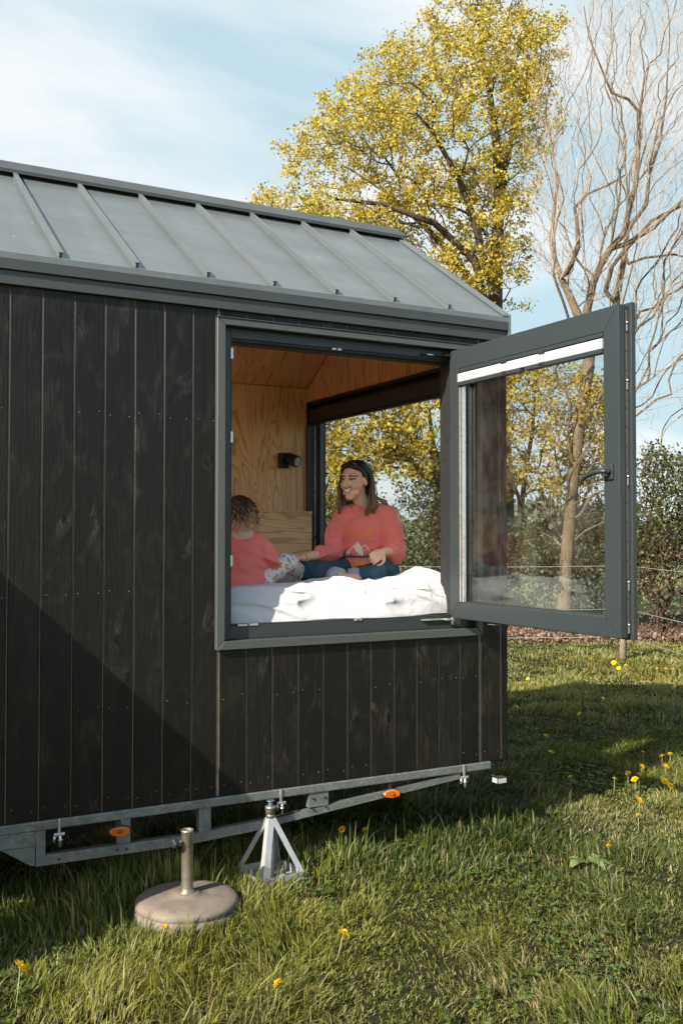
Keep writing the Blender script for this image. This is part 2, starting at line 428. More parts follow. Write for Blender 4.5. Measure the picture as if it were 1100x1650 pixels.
def plank_run(mb, u0, u1, place, z0, z1f, holes, rs):
    """upright planks along u with chamfered edges; place(u, d, z) -> world (d = out of the wall)"""
    k = math.floor((u0-PX0)/PL)
    while PX0+k*PL < u1-.004:
        a, b = max(u0, PX0+k*PL), min(u1, PX0+(k+1)*PL); k += 1
        if b-a < .01: continue
        segs = [(z0, None)]
        spans = []
        h = [q for q in holes if q[0] < b and q[1] > a]
        cuts = [(a, b, z0, None)]
        for (ha, hb, hz0, hz1) in h:
            new = []
            for (ca, cb_, cz0, cz1) in cuts:
                x0, x1 = max(ca, ha), min(cb_, hb)
                if ca < x0: new.append((ca, x0, cz0, cz1))
                if cb_ > x1: new.append((x1, cb_, cz0, cz1))
                new.append((x0, x1, cz0, hz0)); new.append((x0, x1, hz1, cz1))
            cuts = new
        d0 = rs.uniform(-.0012, .0012)
        for (ca, cb_, cz0, cz1) in cuts:
            if cb_-ca < .012: continue
            g, c = .0022, .0035
            ea, eb = ca+g, cb_-g
            t0 = cz1 if cz1 is not None else z1f(ea); t1 = cz1 if cz1 is not None else z1f(eb)
            pr = [(ea, -.018), (ea, -c), (ea+c, 0), (eb-c, 0), (eb, -c), (eb, -.018)]
            bot = [mb.bm.verts.new(place(u, d+d0, cz0)) for u, d in pr]
            top = [mb.bm.verts.new(place(u, d+d0, t0 if u < (ea+eb)/2 else t1)) for u, d in pr]
            for q in range(5): mb.bm.faces.new((bot[q], bot[q+1], top[q+1], top[q]))
            mb.bm.faces.new(bot[::-1]); mb.bm.faces.new(top)
            # screws
            for zz_ in (cz0+.055, .93, 1.46, 2.30):
                if zz_ < cz0+.05 or zz_ > min(t0, t1)-.05: continue
                if cb_-ca < .09 or rs.random() < .42: continue
                for uu in (ea+.024, eb-.024):
                    uu += rs.uniform(-.006, .006); zq = zz_+rs.uniform(-.012, .012)
                    p = place(uu, d0+.0002, zq); n = place(uu, d0+1, zq); nrm = Vector(n)-Vector(p)
                    mb_screw(mb, Vector(p), nrm.normalized(), .0029)
def mb_screw(mb, p, n, r):
    x = n.cross(Vector((0, 0, 1))); y = n.cross(x)
    ring = [mb.bm.verts.new(p+(x*math.cos(k*math.pi/3)+y*math.sin(k*math.pi/3))*r) for k in range(6)]
    ring2 = [mb.bm.verts.new(q.co+n*.0016) for q in ring]
    for k in range(6):
        f = mb.bm.faces.new((ring[k], ring[(k+1) % 6], ring2[(k+1) % 6], ring2[k])); f.material_index = 1
    f = mb.bm.faces.new(ring2); f.material_index = 1
rs = random.Random(3)
DX0, DX1 = PX0-PL*19, PX0-PL*8      # unseen glazed opening added along the wall to light the room
# front wall: planks over a pale tongue layer
mb = MB()
plank_run(mb, XL, 3.548, lambda u, d, z: (u, -d, z), .447, lambda u: 2.92, [(WX0-.03, WX1+.03, WZ0-.03, WZ1+.03), (DX0, DX1, .62, 2.74)], rs)
mb.box(3.5505, 3.590, -.0006, .02, .447, 2.92, 0, .003)
mb.build('front_wall', [M['clad'], M['oldscrew']], house)
mb = MB()
for (a, b, c, d) in ((XL, DX0, .45, 2.92), (DX0, DX1, .45, .62), (DX0, DX1, 2.74, 2.92), (DX1, WX0-.02, .45, 2.92), (WX1+.02, 3.575, .45, 2.92), (WX0-.02, WX1+.02, .45, WZ0-.02), (WX0-.02, WX1+.02, WZ1+.02, 2.92)):
    mb.box(a, b, .0062, .02, c, d)
mb.build('cladding_tongue', M['tongue'], house)
# end wall (gable)
def gz(y): return EZ-.01+(RZ-EZ)*(1-abs(y-1.22)/1.26)
mb = MB()
plank_run(mb, .022+XR, YB+XR, lambda u, d, z: (XR+d, u-XR, z), .447, lambda u: gz(u-XR)-.145, [(EY0+XR-.02, EY1+XR+.02, EZ0-.02, EZ1+.02)], rs)
mb.build('gable_wall', [M['clad'], M['screw']], house)
# structure of the walls behind the boards (solid, dark) and back / left walls
mb = MB()
for (a, b, c, d) in ((XL, DX0, .45, 2.92), (DX0, DX1, .45, .62), (DX0, DX1, 2.74, 2.92), (DX1, WX0, .45, 2.92), (WX1, 3.57, .45, 2.92), (WX0, WX1, .45, WZ0), (WX0, WX1, WZ1, 2.92)):
    mb.box(a, b, .0202, .118, c, d)
for (a, b, c, d) in ((.12, EY0, .45, 2.86), (EY1, 2.42, .45, 2.86), (EY0, EY1, .45, EZ0), (EY0, EY1, EZ1, 2.86)):
    mb.box(3.482, 3.571, a, b, c, d)
mb.prism([(.0, 2.862), (2.44, 2.862), (2.44, 2.95), (1.22, 3.73), (0, 2.95)], 3.484, 3.571, 'x')
mb.build('wall_core', M['under'], house)
mb = MB()   # back wall with an unseen window hole added to light the room
for (a, b, c, d) in ((XL, -2.05, .447, 2.92), (-.1, XR-.02, .447, 2.92), (-2.05, -.1, .447, 1.25), (-2.05, -.1, 2.70, 2.92)): mb.box(a, b, 2.345, YB, c, d)
mb.build('back_wall', M['clad'], house)
mb = MB()
for (a, b, c, d) in ((.02, .30, .447, 2.93), (2.15, 2.42, .447, 2.93), (.30, 2.15, .447, .62), (.30, 2.15, 2.72, 2.93)): mb.box(XL-.06, XL, a, b, c, d)
mb.prism([(.02, 2.931), (2.42, 2.931), (1.22, 3.72)], XL-.06, XL, 'x'); mb.build('left_gable_wall', M['clad'], house)
mb = MB(); mb.box(XL-.04, XL-.03, .30, 2.15, .62, 2.72); mb.build('added_gable_glazing', M['glass_e'], house)  # unseen glazing, added to let light in on the people
mb = MB(); mb.box(-2.05, -.1, 2.40, 2.41, 1.25, 2.70); mb.build('added_back_glazing', M['glass_e'], house)  # pane of the unseen hole added for light
# floor and interior lining
mb = MB(); mb.box(XL, 3.57, .02, 2.42, .4465, .56); mb.build('floor', M['ply_h'], house)
mb = MB()
for (a, b, c, d) in ((XL, -2.05, .56, 2.872), (-.1, 3.47, .56, 2.872), (-2.05, -.1, .56, 1.25), (-2.05, -.1, 2.70, 2.872)): mb.box(a, b, 2.33, 2.344, c, d)
mb.box(1.985, 1.987, 2.3285, 2.33, .56, 2.87)
mb.build('far_wall_lining', M['ply_v'], house)
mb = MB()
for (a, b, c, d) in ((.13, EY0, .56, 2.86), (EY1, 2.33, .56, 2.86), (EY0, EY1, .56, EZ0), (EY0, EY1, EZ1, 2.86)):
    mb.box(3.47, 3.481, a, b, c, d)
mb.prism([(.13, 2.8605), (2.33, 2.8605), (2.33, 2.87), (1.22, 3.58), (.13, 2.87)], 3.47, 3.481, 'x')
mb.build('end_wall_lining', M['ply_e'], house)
mb = MB()
for (a, b, c, d) in ((XL, DX0, .56, 2.87), (DX0, DX1, .56, .62), (DX0, DX1, 2.74, 2.87), (DX1, WX0, .56, 2.87), (WX1, 3.468, .56, 2.87), (WX0, WX1, .56, WZ0), (WX0, WX1, WZ1, 2.87)):
    mb.box(a, b, .119, .13, c, d)
mb.build('front_wall_lining', M['ply_v'], house)
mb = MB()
SKX0, SKX1, SKa, SKb = -2.05, -.55, .15, .80          # unseen opening added in the front slope to light the room
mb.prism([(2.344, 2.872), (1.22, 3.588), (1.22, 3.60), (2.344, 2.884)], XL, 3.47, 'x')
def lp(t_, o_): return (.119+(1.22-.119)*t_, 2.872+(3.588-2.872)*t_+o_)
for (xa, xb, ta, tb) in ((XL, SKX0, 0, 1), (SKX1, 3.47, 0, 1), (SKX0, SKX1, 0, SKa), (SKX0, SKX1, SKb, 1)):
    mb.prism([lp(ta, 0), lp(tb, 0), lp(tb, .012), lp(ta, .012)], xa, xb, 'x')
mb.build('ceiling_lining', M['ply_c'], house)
mb = MB(); mb.box(.9, 3.392, 2.10, 2.328, .56, 1.90, 0, .002); mb.box(.9, 3.394, 2.095, 2.3285, 1.9005, 1.912, 1)
mb.build('bed_end_panel', [M['ply_h'], M['ply_v']], house)
mb = MB(); mb.box(-1.2, 3.44, .16, 2.09, .56, 1.13); mb.build('bed_platform', M['ply_h'], house)

# roof: two zinc slopes with standing seams
def rz_at(y): return EZ+(RZ-EZ)*(y+.04)/1.26
sl_ = math.atan2(RZ-EZ, 1.26); nrm = Vector((0, -math.sin(sl_), math.cos(sl_)))
mb = MB()
def slope_slab(y0, z0, y1, z1, x0, x1, th, mi=0):
    mb.prism([(y0, z0), (y1, z1), (y1, z1-th), (y0, z0-th)], x0, x1, 'x', mi)
slope_slab(2.48, EZ, 1.22, RZ, XL-.08, 3.578, .028)
def sp_(t_): return (-.04+1.26*t_, EZ+(RZ-EZ)*t_)
for (xa, xb, ta, tb) in ((XL-.08, SKX0, 0, 1), (SKX1, 3.578, 0, 1), (SKX0, SKX1, 0, .22), (SKX0, SKX1, .80, 1)):
    slope_slab(*sp_(ta), *sp_(tb), xa, xb, .028)
for side in (0, 1):
    k = -16
    while True:
        x = 1.03+.356*k; k += 1
        if x > 3.3: break
        if x < XL or (side == 0 and SKX0-.05 < x < SKX1+.05): continue
        def P(y, off):
            yy = y if side == 0 else 2.44-y
            n = nrm if side == 0 else Vector((0, -nrm.y, nrm.z))
            return Vector((0, yy, rz_at(y)))+n*off
        a, b = P(-.032, 0), P(1.17, 0)
        for (w_, h_, o_) in ((.014, .022, .0), (.023, .005, .022)):
            pa, pb = P(-.032, o_+h_/2), P(1.17, o_+h_/2)
            mb.bar((x, pa.y, pa.z), (x, pb.y, pb.z), w_, h_, 0, (0, -1 if side == 0 else 1, 1.5))
mb.build('roof', M['roof'], house)
mb = MB()   # ridge cap and the black strip of shade below it
for s in (1, -1):
    def q(dy, up): return (1.22+s*(-dy), RZ-dy*math.tan(sl_)+up)
    mb.prism([q(0, .052), q(.135, .050), q(.137, .030), q(.130, .029), q(.128, .044), q(0, .044)], XL-.09, 3.592, 'x', 0)
mb.build('ridge_cap', M['trim'], house)
mb = MB()  # black strip standing for the shade under the ridge cap
for s in (1, -1):
    def q(dy, up): return (1.22+s*(-dy), RZ-dy*math.tan(sl_)+up)
    mb.prism([q(.0, .042), q(.10, .042), q(.10, .0), q(.0, .0)], XL, 3.577, 'x', 0)
mb.build('ridge_shade', M['black'], house)
mb = MB()   # verge trims of both slopes, and the end barge boards
for s in (1, -1):
    def q(dy, up): return (1.22+s*(-dy), RZ-dy*math.tan(sl_)+up)
    mb.prism([q(.0, .018), q(1.264, .018), q(1.264, -.13), q(0, -.13)], 3.5785, 3.591, 'x', 0)
    mb.prism([q(.137, .006), q(1.262, .006), q(1.262, .018), q(.137, .018)], 3.540, 3.5782, 'x', 0)
mb.build('verge_trim', M['roof'], house)
mb = MB()   # eaves: two stepped folded-metal boards
for s, y0 in ((-1, 0), (1, 2.44)):
    def bx(a, b, z0, z1, x1, mi=0, bev=.003):
        ya, yb = y0+s*a, y0+s*b
        mb.box(XL-.08, x1, min(ya, yb), max(ya, yb), z0, z1, mi, bev)
    bx(.0035, .040, 2.909, 2.957, 3.582)
    bx(.0035, .034, 2.9575, 2.981, 3.580)
    bx(.0035, .024, 2.846, 2.9085, 3.581)
mb.build('fascia', M['trim'], house)

# ---- front window: casing, fixed frame, open sash
mb = MB()
def cas(poly): mb.prism(poly, -.028, .004, 'y')
o0, o1, b0, b1 = 1.795, 3.398, 1.165, 2.803
i0, i1, j0, j1 = 1.838, 3.36, 1.208, 2.7685
cas([(o0, b0), (o0, b1), (i0, j1), (i0, j0)]); cas([(o0+.0015, b0), (i0+.001, j0-.001), (i1, j0-.001), (o1, b0)])
cas([(o0+.0015, b1), (o1, b1), (i1, j1+.001), (i0+.001, j1+.001)]); cas([(o1, b0+.001), (i1+.001, j0), (i1+.001, j1), (o1, b1-.001)])
mb.box(o0-.004, o1+.003, -.034, .003, b1+.0005, b1+.0055)
mb.box(o0+.01, o1-.01, -.026, .1, j0-.006, j0-.0012)
ob = mb.build('window_casing', M['casing'], house)
bm_ = bmesh.new(); bm_.from_mesh(ob.data); bmesh.ops.bevel(bm_, geom=bm_.edges[:], offset=.002, segments=1, affect='EDGES'); bm_.to_mesh(ob.data); bm_.free()
mb = MB()   # fixed frame: outer step, rebate, inner step
def ring(x0, x1, z0, z1, wl, wr, wb, wt, y0, y1, mi=0, bev=.002):
    mb.box(x0, x0+wl, y0, y1, z0, z1, mi, bev); mb.box(x1-wr, x1, y0, y1, z0, z1, mi, bev)
    mb.box(x0+wl+.0004, x1-wr-.0004, y0, y1, z0, z0+wb, mi, bev); mb.box(x0+wl+.0004, x1-wr-.0004, y0, y1, z1-wt, z1, mi, bev)
ring(WX0+.0015, 3.3585, WZ0+.001, 2.7685, .048, .13, .066, .05, .031, .075)
ring(WX0+.002, 3.358, WZ0+.0014, 2.768, .040, .118, .050, .040, .0755, .118)
frame = mb.build('window_frame', M['frame'], house)
mb = MB(); ring(WX0+.05, 3.23, WZ0+.0665, 2.7165, .008, .01, .008, .008, .036, .072, 0, .001); mb.build('gasket', M['black'], frame)
mb = MB(); ring(WX0+.0425, 3.2385, WZ0+.053, 2.7265, .010, .010, .020, .024, .0765, .150, 0, .001); mb.build('inner_gasket', M['black'], frame)
for (x, z, hx, hz) in ((WX0+.0545, 2.64, .004, .028), (WX0+.0545, 2.22, .004, .028), (WX0+.0545, 1.60, .004, .028)):
    mb = MB(); mb.box(x-hx, x+hx+.004, .027, .04, z-hz, z+hz, 0, .0015); mb.box(x-.002, x+.004, .0262, .028, z-.008, z+.008, 1)
    mb.build('keep_plate', [M['alu'], M['screw']], frame)
for (x, z, l) in ((2.49, 2.716, .028), (1.985, 1.279, .055), (2.62, 1.279, .022)):
    mb = MB(); mb.box(x-l, x+l, .026, .04, z-.006, z+.004, 0, .0015); mb.box(x-.006, x+.006, .0252, .0265, z-.004, z+.003, 1)
    mb.build('keep_plate', [M['alu'], M['black']], frame)
for (z, s) in ((1.262, 1), (2.735, -1)):
    mb = MB(); mb.box(3.02, 3.20, .012, .034, z-.005, z+.003, 0, .0015); mb.box(3.16, 3.21, -.02, .012, z-.006, z+.004, 0, .0015)
    mb.tube([(3.20, -.012, z-.03), (3.20, -.012, z+.03)], .008, 10); mb.box(3.05, 3.09, .0105, .0125, z-.004, z+.002, 1)
    mb.build('hinge', [M['alu'] if s > 0 else M['blackm'], M['screw']], frame)

SX = 3.19   # inner face of the open sash (it stands square to the wall)
sY0, sY1, sZ0, sZ1 = -.004, -1.315, 1.270, 2.758
def yring(mb, y0, y1, z0, z1, wa, wb_, wbot, wtop, x0, x1, mi=0, bev=.003):
    """frame in the y-z plane: y0 = hinge side (near 0), y1 = free side"""
    mb.box(x0, x1, y0-wa, y0, z0, z1, mi, bev); mb.box(x0, x1, y1, y1+wb_, z0, z1, mi, bev)
    mb.box(x0, x1, y1+wb_+.0004, y0-wa-.0004, z0, z0+wbot, mi, bev); mb.box(x0, x1, y1+wb_+.0004, y0-wa-.0004, z1-wtop, z1, mi, bev)
mb = MB()
yring(mb, sY0, sY1, sZ0, sZ1, .080, .098, .090, .108, SX, SX+.036)
yring(mb, sY0-.072, sY1+.088, sZ0+.078, sZ1-.096, .012, .014, .014, .014, SX+.010, SX+.030, 0, .002)
yring(mb, sY0-.004, sY1+.006, sZ0+.006, sZ1-.006, .07, .085, .075, .09, SX+.0365, SX+.058, 0, .001)
yring(mb, sY0+.004, sY1-.018, sZ0-.010, sZ1+.012, .080, .100, .085, .10, SX+.0585, SX+.084)
# mitre lines
sash = mb.build('window_sash', M['frame'], house)
for yy, zz_, dy, dz in ((sY1, sZ0, .098, .090), (sY0-.0, sZ0, -.08, .09), (sY1, sZ1, .098, -.108), (sY0, sZ1, -.08, -.108)):
    mb = MB(); mb.bar((SX-.0004, yy+dy*.03, zz_+dz*.03), (SX-.0004, yy+dy*.97, zz_+dz*.97), .0022, .0012, 0, (1, 0, 0))
    mb.build('mitre_joint', M['black'], sash)
mb = MB(); yring(mb, sY0-.081, sY1+.099, sZ0+.0895, sZ1-.108, .006, .006, .006, .006, SX+.030, SX+.058, 0, .001); mb.build('glazing_gasket', M['black'], sash)
mb = MB(); mb.box(SX+.038, SX+.050, sY1+.100, sY0-.082, sZ0+.092, sZ1-.110); mb.build('glass_pane', M['glass'], sash)
mb = MB()   # roller blind cassette across the top of the sash
y0_, y1_ = sY1+.1005, sY0-.0815; zt = sZ1-.110
mb.box(SX-.004, SX+.028, y0_, y1_, zt-.020, zt-.0005, 1, .003)
mb.box(SX+.002, SX+.030, y0_, y1_, zt-.026, zt-.0205, 1, .001)
mb.box(SX-.006, SX+.026, y0_, y1_, zt-.074, zt-.0265, 0, .004)
mb.box(SX-.009, SX+.027, y0_, (y0_+y1_)/2-.02, zt-.095, zt-.0745, 1, .004); mb.box(SX-.009, SX+.027, (y0_+y1_)/2+.02, y1_, zt-.095, zt-.0745, 1, .004)
for yy in (-.50, -.80):
    mb.box(SX-.014, SX+.01, yy-.022, yy+.022, zt-.030, zt-.014, 2, .003); mb.box(SX-.013, SX+.01, yy-.02, yy+.02, zt-.088, zt-.072, 2, .003)
mb.build('blind_cassette', [M['blind'], M['frame'], M['black']], sash)
mb = MB()   # side guide rails of the blind
mb.box(SX+.004, SX+.026, y1_-.012, y1_-.0005, sZ0+.092, zt-.096, 0, .002); mb.box(SX+.008, SX+.028, y1_-.032, y1_-.021, sZ0+.092, zt-.096, 0, .003)
mb.box(SX+.014, SX+.028, y1_-.020, y1_-.0125, sZ0+.092, zt-.096, 1)
mb.build('blind_guide', [M['alu'], M['frame']], sash); mb = MB()
mb.box(SX+.010, SX+.026, y0_+.0005, y0_+.005, sZ0+.092, zt-.096, 0, .001)
mb.build('blind_guide', [M['alu'], M['frame']], sash)
mb = MB()   # lock strip with its bolts in the groove of the free edge
mb.box(SX+.0385, SX+.0565, sY1+.0045, sY1+.0052, sZ0+.02, sZ1-.02, 0)
rs2 = random.Random(5)
for zq in (1.31, 1.50, 1.97, 2.40, 2.66):
    mb.box(SX+.042, SX+.053, sY1-.003, sY1+.0046, zq-.012-.012*rs2.random(), zq+.012, 1, .002)
    mb.tube([(SX+.0475, sY1-.006, zq+.02), (SX+.0475, sY1+.004, zq+.02)], .0045, 10, 1)
for zq in np.arange(1.36, 2.74, .085): mb.tube([(SX+.0475, sY1+.0030, zq), (SX+.0475, sY1+.0046, zq)], .003, 8, 2)
mb.build('lock_strip', [M['screw'], M['screw'], M['black']], sash)
mb = MB(); mb.box(SX+.0367, SX+.0375, sY1-.004, sY1+.006, sZ0, sZ1, 0); mb.box(SX+.0578, SX+.0583, sY1-.006, sY1+.006, sZ0, sZ1, 0); mb.build('edge_seal', M['black'], sash)
mb = MB()   # window handle: rose, neck, bent lever
hy, hz_ = sY1+.050, 2.012
mb.box(SX-.012, SX-.0005, hy-.016, hy+.016, hz_-.036, hz_+.036, 0, .005)
mb.tube([(SX-.010, hy, hz_), (SX-.040, hy, hz_)], [.012, .011], 14)
pts = [(SX-.040, hy-.012, hz_), (SX-.046, hy+.010, hz_+.001), (SX-.049, hy+.045, hz_-.001), (SX-.049, hy+.085, hz_-.008), (SX-.047, hy+.118, hz_-.020), (SX-.044, hy+.138, hz_-.030)]
mb.tube(pts, [.012, .0145, .014, .0135, .0125, .009], 12, 0, True, True, .75)
mb.build('handle', M['frame'], sash)
for yy in (-.35, -.82):
    mb = MB(); mb.box(SX+.02, SX+.045, yy-.03, yy+.03, sZ0-.0145, sZ0-.0105, 0, .001); mb.build('latch_plate', M['alu'], sash)

# ---- end window
mb = MB()
def xring(y0, y1, z0, z1, w, x0, x1, mi=0, bev=.002):
    mb.box(x0, x1, y0, y0+w, z0, z1, mi, bev); mb.box(x0, x1, y1-w, y1, z0, z1, mi, bev)
    mb.box(x0, x1, y0+w+.0004, y1-w-.0004, z0, z0+w, mi, bev); mb.box(x0, x1, y0+w+.0004, y1-w-.0004, z1-w, z1, mi, bev)
xring(EY0+.001, EY1-.001, EZ0+.001, EZ1-.001, .018, 3.452, 3.60)
xring(EY0+.0195, EY1-.0195, EZ0+.0195, EZ1-.0195, .040, 3.520, 3.592)
ew = mb.build('end_window', M['blackm'], house)
mb = MB(); mb.box(3.508, 3.5185, EY1-.034, EY1-.0195, EZ0+.03, EZ1-.16, 0, .002); mb.box(3.53, 3.549, EY1-.0745, EY1-.060, EZ0+.06, EZ1-.06, 1, .002); mb.build('guide_rail', [M['alu'], M['frame']], ew)
mb = MB(); mb.box(3.552, 3.566, EY0+.0600, EY1-.0600, EZ0+.0600, EZ1-.0600); mb.build('glass_pane', M['glass_e'], ew)
mb = MB(); mb.box(3.462, 3.516, EY0+.0195, EY1-.0195, EZ1-.155, EZ1-.060, 0, .006); mb.box(3.470, 3.508, EY0+.0195, EY1-.0195, EZ1-.178, EZ1-.1555, 1, .004)
mb.build('blind_cassette', [M['blinddark'], M['blackm']], ew)

# glazed opening, added out of view to brighten the room
mb = MB()
for (a, b, c, d) in ((DX0, DX0+.07, .62, 2.74), (DX1-.07, DX1, .62, 2.74), (DX0+.0704, DX1-.0704, .62, .69), (DX0+.0704, DX1-.0704, 2.67, 2.74), ((DX0+DX1)/2-.04, (DX0+DX1)/2+.04, .6904, 2.6696)):
    mb.box(a+.001, b-.001, .02, .09, c+.001, d-.001, 0, .003)
pd = mb.build('added_glass_door', M['frame'], house)
for a, b in ((DX0+.07, (DX0+DX1)/2-.04), ((DX0+DX1)/2+.04, DX1-.07)):
    mb = MB(); mb.box(a, b, .05, .06, .69, 2.67); mb.build('glass_pane', M['glass_e'], pd)
# ---- trailer frame
mb = MB()
ch_rail = [(XL, 3.468)]
mb.box(XL, 3.468, -.006, .050, .402, .4455, 0, .006)                      # top rail under the boards
def bar2(x0, z0, x1, z1, h=.046, y0=.004, y1=.044): mb.prism([(x0, z0-h/2), (x1, z1-h/2), (x1, z1+h/2), (x0, z0+h/2)], y0, y1, 'y')
bar2(.952, .266, 1.66, .259); bar2(1.6605, .259, 2.08, .279); bar2(2.0805, .279, 3.262, .3855, .034)
mb.box(.948, .990, .002, .046, .242, .4015, 0, .002)
mb.box(1.318, 1.382, .006, .040, .286, .4012, 0, .002); mb.box(1.72, 1.782, .006, .040, .286, .4012, 0, .002)
mb.box(2.314, 2.428, .002, .040, .328, .4014, 0, .002)
mb.box(XL, .9475, .000, .050, .335, .4013, 0, .004)
mb.prism([(.80, .3345), (.945, .3345), (.945, .245), (.925, .250)], .006, .018, 'y')
mb.box(XL, 3.46, 2.39, 2.446, .402, .4455, 0, .006)
for x in (-2.0, -1.2, -.5, .2, .97, 1.75, 2.37, 3.2): mb.box(x-.025, x+.025, .0505, 2.3895, .36, .43)
for y in (.75, 1.69): mb.box(XL, 3.3, y-.03, y+.03, .24, .3595)
def bolt(x, z, r=.0065, y=.002):
    mb.tube([(x, y, z), (x, y-.006, z)], r, 6, 1, False)
for x, z in ((2.338, .372), (2.405, .372), (2.34, .315), (2.41, .322), (1.318, .264), (1.36, .263), (1.05, .262)): bolt(x, z, .006)
chassis = mb.build('chassis', [M['galv'], M['black']], house)
mb = MB(); mb.box(XL, 3.56, .02, 2.42, .4315, .446); mb.box(XL, 3.45, .3, .31, .38, .4314); mb.build('underside', M['under'], house)
for x, z in ((1.047, .405), (2.150, .405), (3.276, .405)):
    mb = MB(); mb.box(x-.006, x+.006, -.0135, -.0065, z-.04, z+.042, 0, .002); mb.box(x-.024, x+.024, -.020, -.008, z-.034, z-.020, 0, .003)
    mb.tube([(x+.004, -.014, z-.02), (x+.004, -.014, z-.085)], .006, 8); mb.tube([(x-.020, -.012, z-.03), (x-.022, -.012, z-.06)], .006, 8)
    mb.lathe([(.011, -.004), (.011, .004)], 6, (x+.004, -.014, z-.052))
    mb.build('clamp_bolt', M['alu'], chassis)
k = NT('amber_lens'); k.base((0.68, 0.16, 0.0096), .18, 0, .6); k.b.inputs['Transmission Weight'].default_value = .25; AMB = k.m
k = NT('red_amber_lens'); k.base((.55, .06, .012), .18, 0, .6); k.b.inputs['Transmission Weight'].default_value = .25; AMB2 = k.m
for x, z in ((1.325, .352), (2.80, .346)):
    mb = MB()
    def disc(rx, rz, y0, y1, mi, cx=0, dome=0):
        n = 40; A = [mb.bm.verts.new((x+cx+rx*math.cos(6.28318*q/n), y0, z+rz*math.sin(6.28318*q/n))) for q in range(n)]
        B = [mb.bm.verts.new((x+cx+rx*.9*math.cos(6.28318*q/n), y1, z+rz*.88*math.sin(6.28318*q/n))) for q in range(n)]
        for q in range(n):
            f = mb.bm.faces.new((A[q], A[(q+1) % n], B[(q+1) % n], B[q])); f.material_index = mi; f.smooth = True
        f = mb.bm.faces.new(B); f.material_index = mi
    disc(.054, .026, -.002, -.012, 1)
    disc(.049, .0215, -.012, -.026, 0)
    disc(.014, .010, -.0262, -.029, 1); disc(.0095, .0068, -.0292, -.032, 2)
    for a in np.linspace(-.04, .04, 9): mb.box(x+a-.0012, x+a+.0012, -.0272, -.0258, z-.015, z+.015, 2 if a < 0 else 0)
    mb.box(x-.008, x+.008, -.003, .006, z+.02, z+.050, 1)
    mb.build('side_marker_light', [AMB, M['black'], AMB2], chassis)
mb = MB()   # little plate lamp hanging from its lead at the rear corner
mb.tube([(3.47, .10, .42), (3.482, .07, .385), (3.487, .03, .362), (3.50, .0, .355)], .004, 8, 1)
mb.box(3.492, 3.555, -.035, .02, .318, .352, 0, .004); mb.box(3.489, 3.4915, -.03, .014, .322, .348, 2); mb.box(3.496, 3.55, -.0375, -.0352, .322, .348, 2)
mb.build('plate_lamp', [M['blackm'], M['black'], M['blind']], chassis)
# slanted panel added out of view to cast the shade on the lower boards
mb = MB()
hx, hyy, ex, ey = .468, -.01, -.20, -.858
mb.bar((hx, hyy, 1.13), (ex, ey, 1.13), .042, 1.40, 0)
mb.build('shade_panel', M['clad'], house)

# wall lamp inside
mb = MB()
WLX, WLY, WLZ = 3.265, 2.33, 2.305
wl = thing('wall_lamp', (WLX, WLY, WLZ), 'small black spotlight fixed to the plywood wall above the bed', 'wall lamp')
mb.box(WLX-.052, WLX+.028, WLY-.042, WLY-.0005, WLZ-.058, WLZ+.058, 0, .008); mb.build('base', M['black'], wl)
ax = Vector((.40, -.80, -.28)).normalized(); c = Vector((WLX+.035, WLY-.075, WLZ+.004))
mb = MB(); mb.tube([c-ax*.05, c-ax*.046, c+ax*.052, c+ax*.055], [.040, .046, .046, .044], 28); mb.tube([c-ax*.02, Vector((WLX, WLY-.03, WLZ))], .012, 10)
mb.build('lamp_head', M['black'], wl)
mb = MB(); mb.tube([c+ax*.0552, c+ax*.0575], [.035, .033], 28); mb.build('lens', M['blind'], wl)

# ================================================================== BED
mb = MB(); mb.box(-1.0, 3.42, .17, 2.08, 1.132, 1.40, 0, .05); mt = mb.build('mattress', M['matt'])  # lengthened out of view to bounce light into the room
tag(mt, 'white mattress on the sleeping platform, almost hidden by the white sheet', 'mattress')
def bed_z(x, y):
    """resting height of the crumpled white sheet"""
    p = np.c_[np.atleast_1d(x), np.atleast_1d(y)]
    z = 1.436+.010*fbm(p, 3.2, 11, 3)
    r1 = 1-np.abs(vnoise(np.c_[p[:, 0]*1.0+p[:, 1]*.8, p[:, 1]*1.2-p[:, 0]*.5], 3.4, 5)); r2 = 1-np.abs(vnoise(np.c_[p[:, 0]*.7-p[:, 1]*1.0, p[:, 1]*1.1+p[:, 0]*.9], 5.5, 8))
    near = np.exp(-((p[:, 1]-.22)/.38)**2)
    z += near*(.020*r1**3+.013*r2**3)
    h = np.exp(-((p[:, 0]-3.24)/.20)**2-((p[:, 1]-.50)/.26)**2)
    z += .082*h*(1+.35*vnoise(p, 7, 3)) + .035*np.exp(-((p[:, 0]-2.6)/.3)**2-((p[:, 1]-.25)/.15)**2)
    h2 = np.exp(-((p[:, 0]-2.75)/.18)**2-((p[:, 1]-1.45)/.2)**2)
    z += .05*h2
    sit = np.exp(-((p[:, 0]-3.10)/.38)**2-((p[:, 1]-1.0)/.40)**2)+np.exp(-((p[:, 0]-2.30)/.25)**2-((p[:, 1]-.78)/.25)**2)
    return z-.02*np.clip(sit, 0, 1)
nx, nv = 260, 190
xs = np.linspace(1.55, 3.425, nx)
V = []
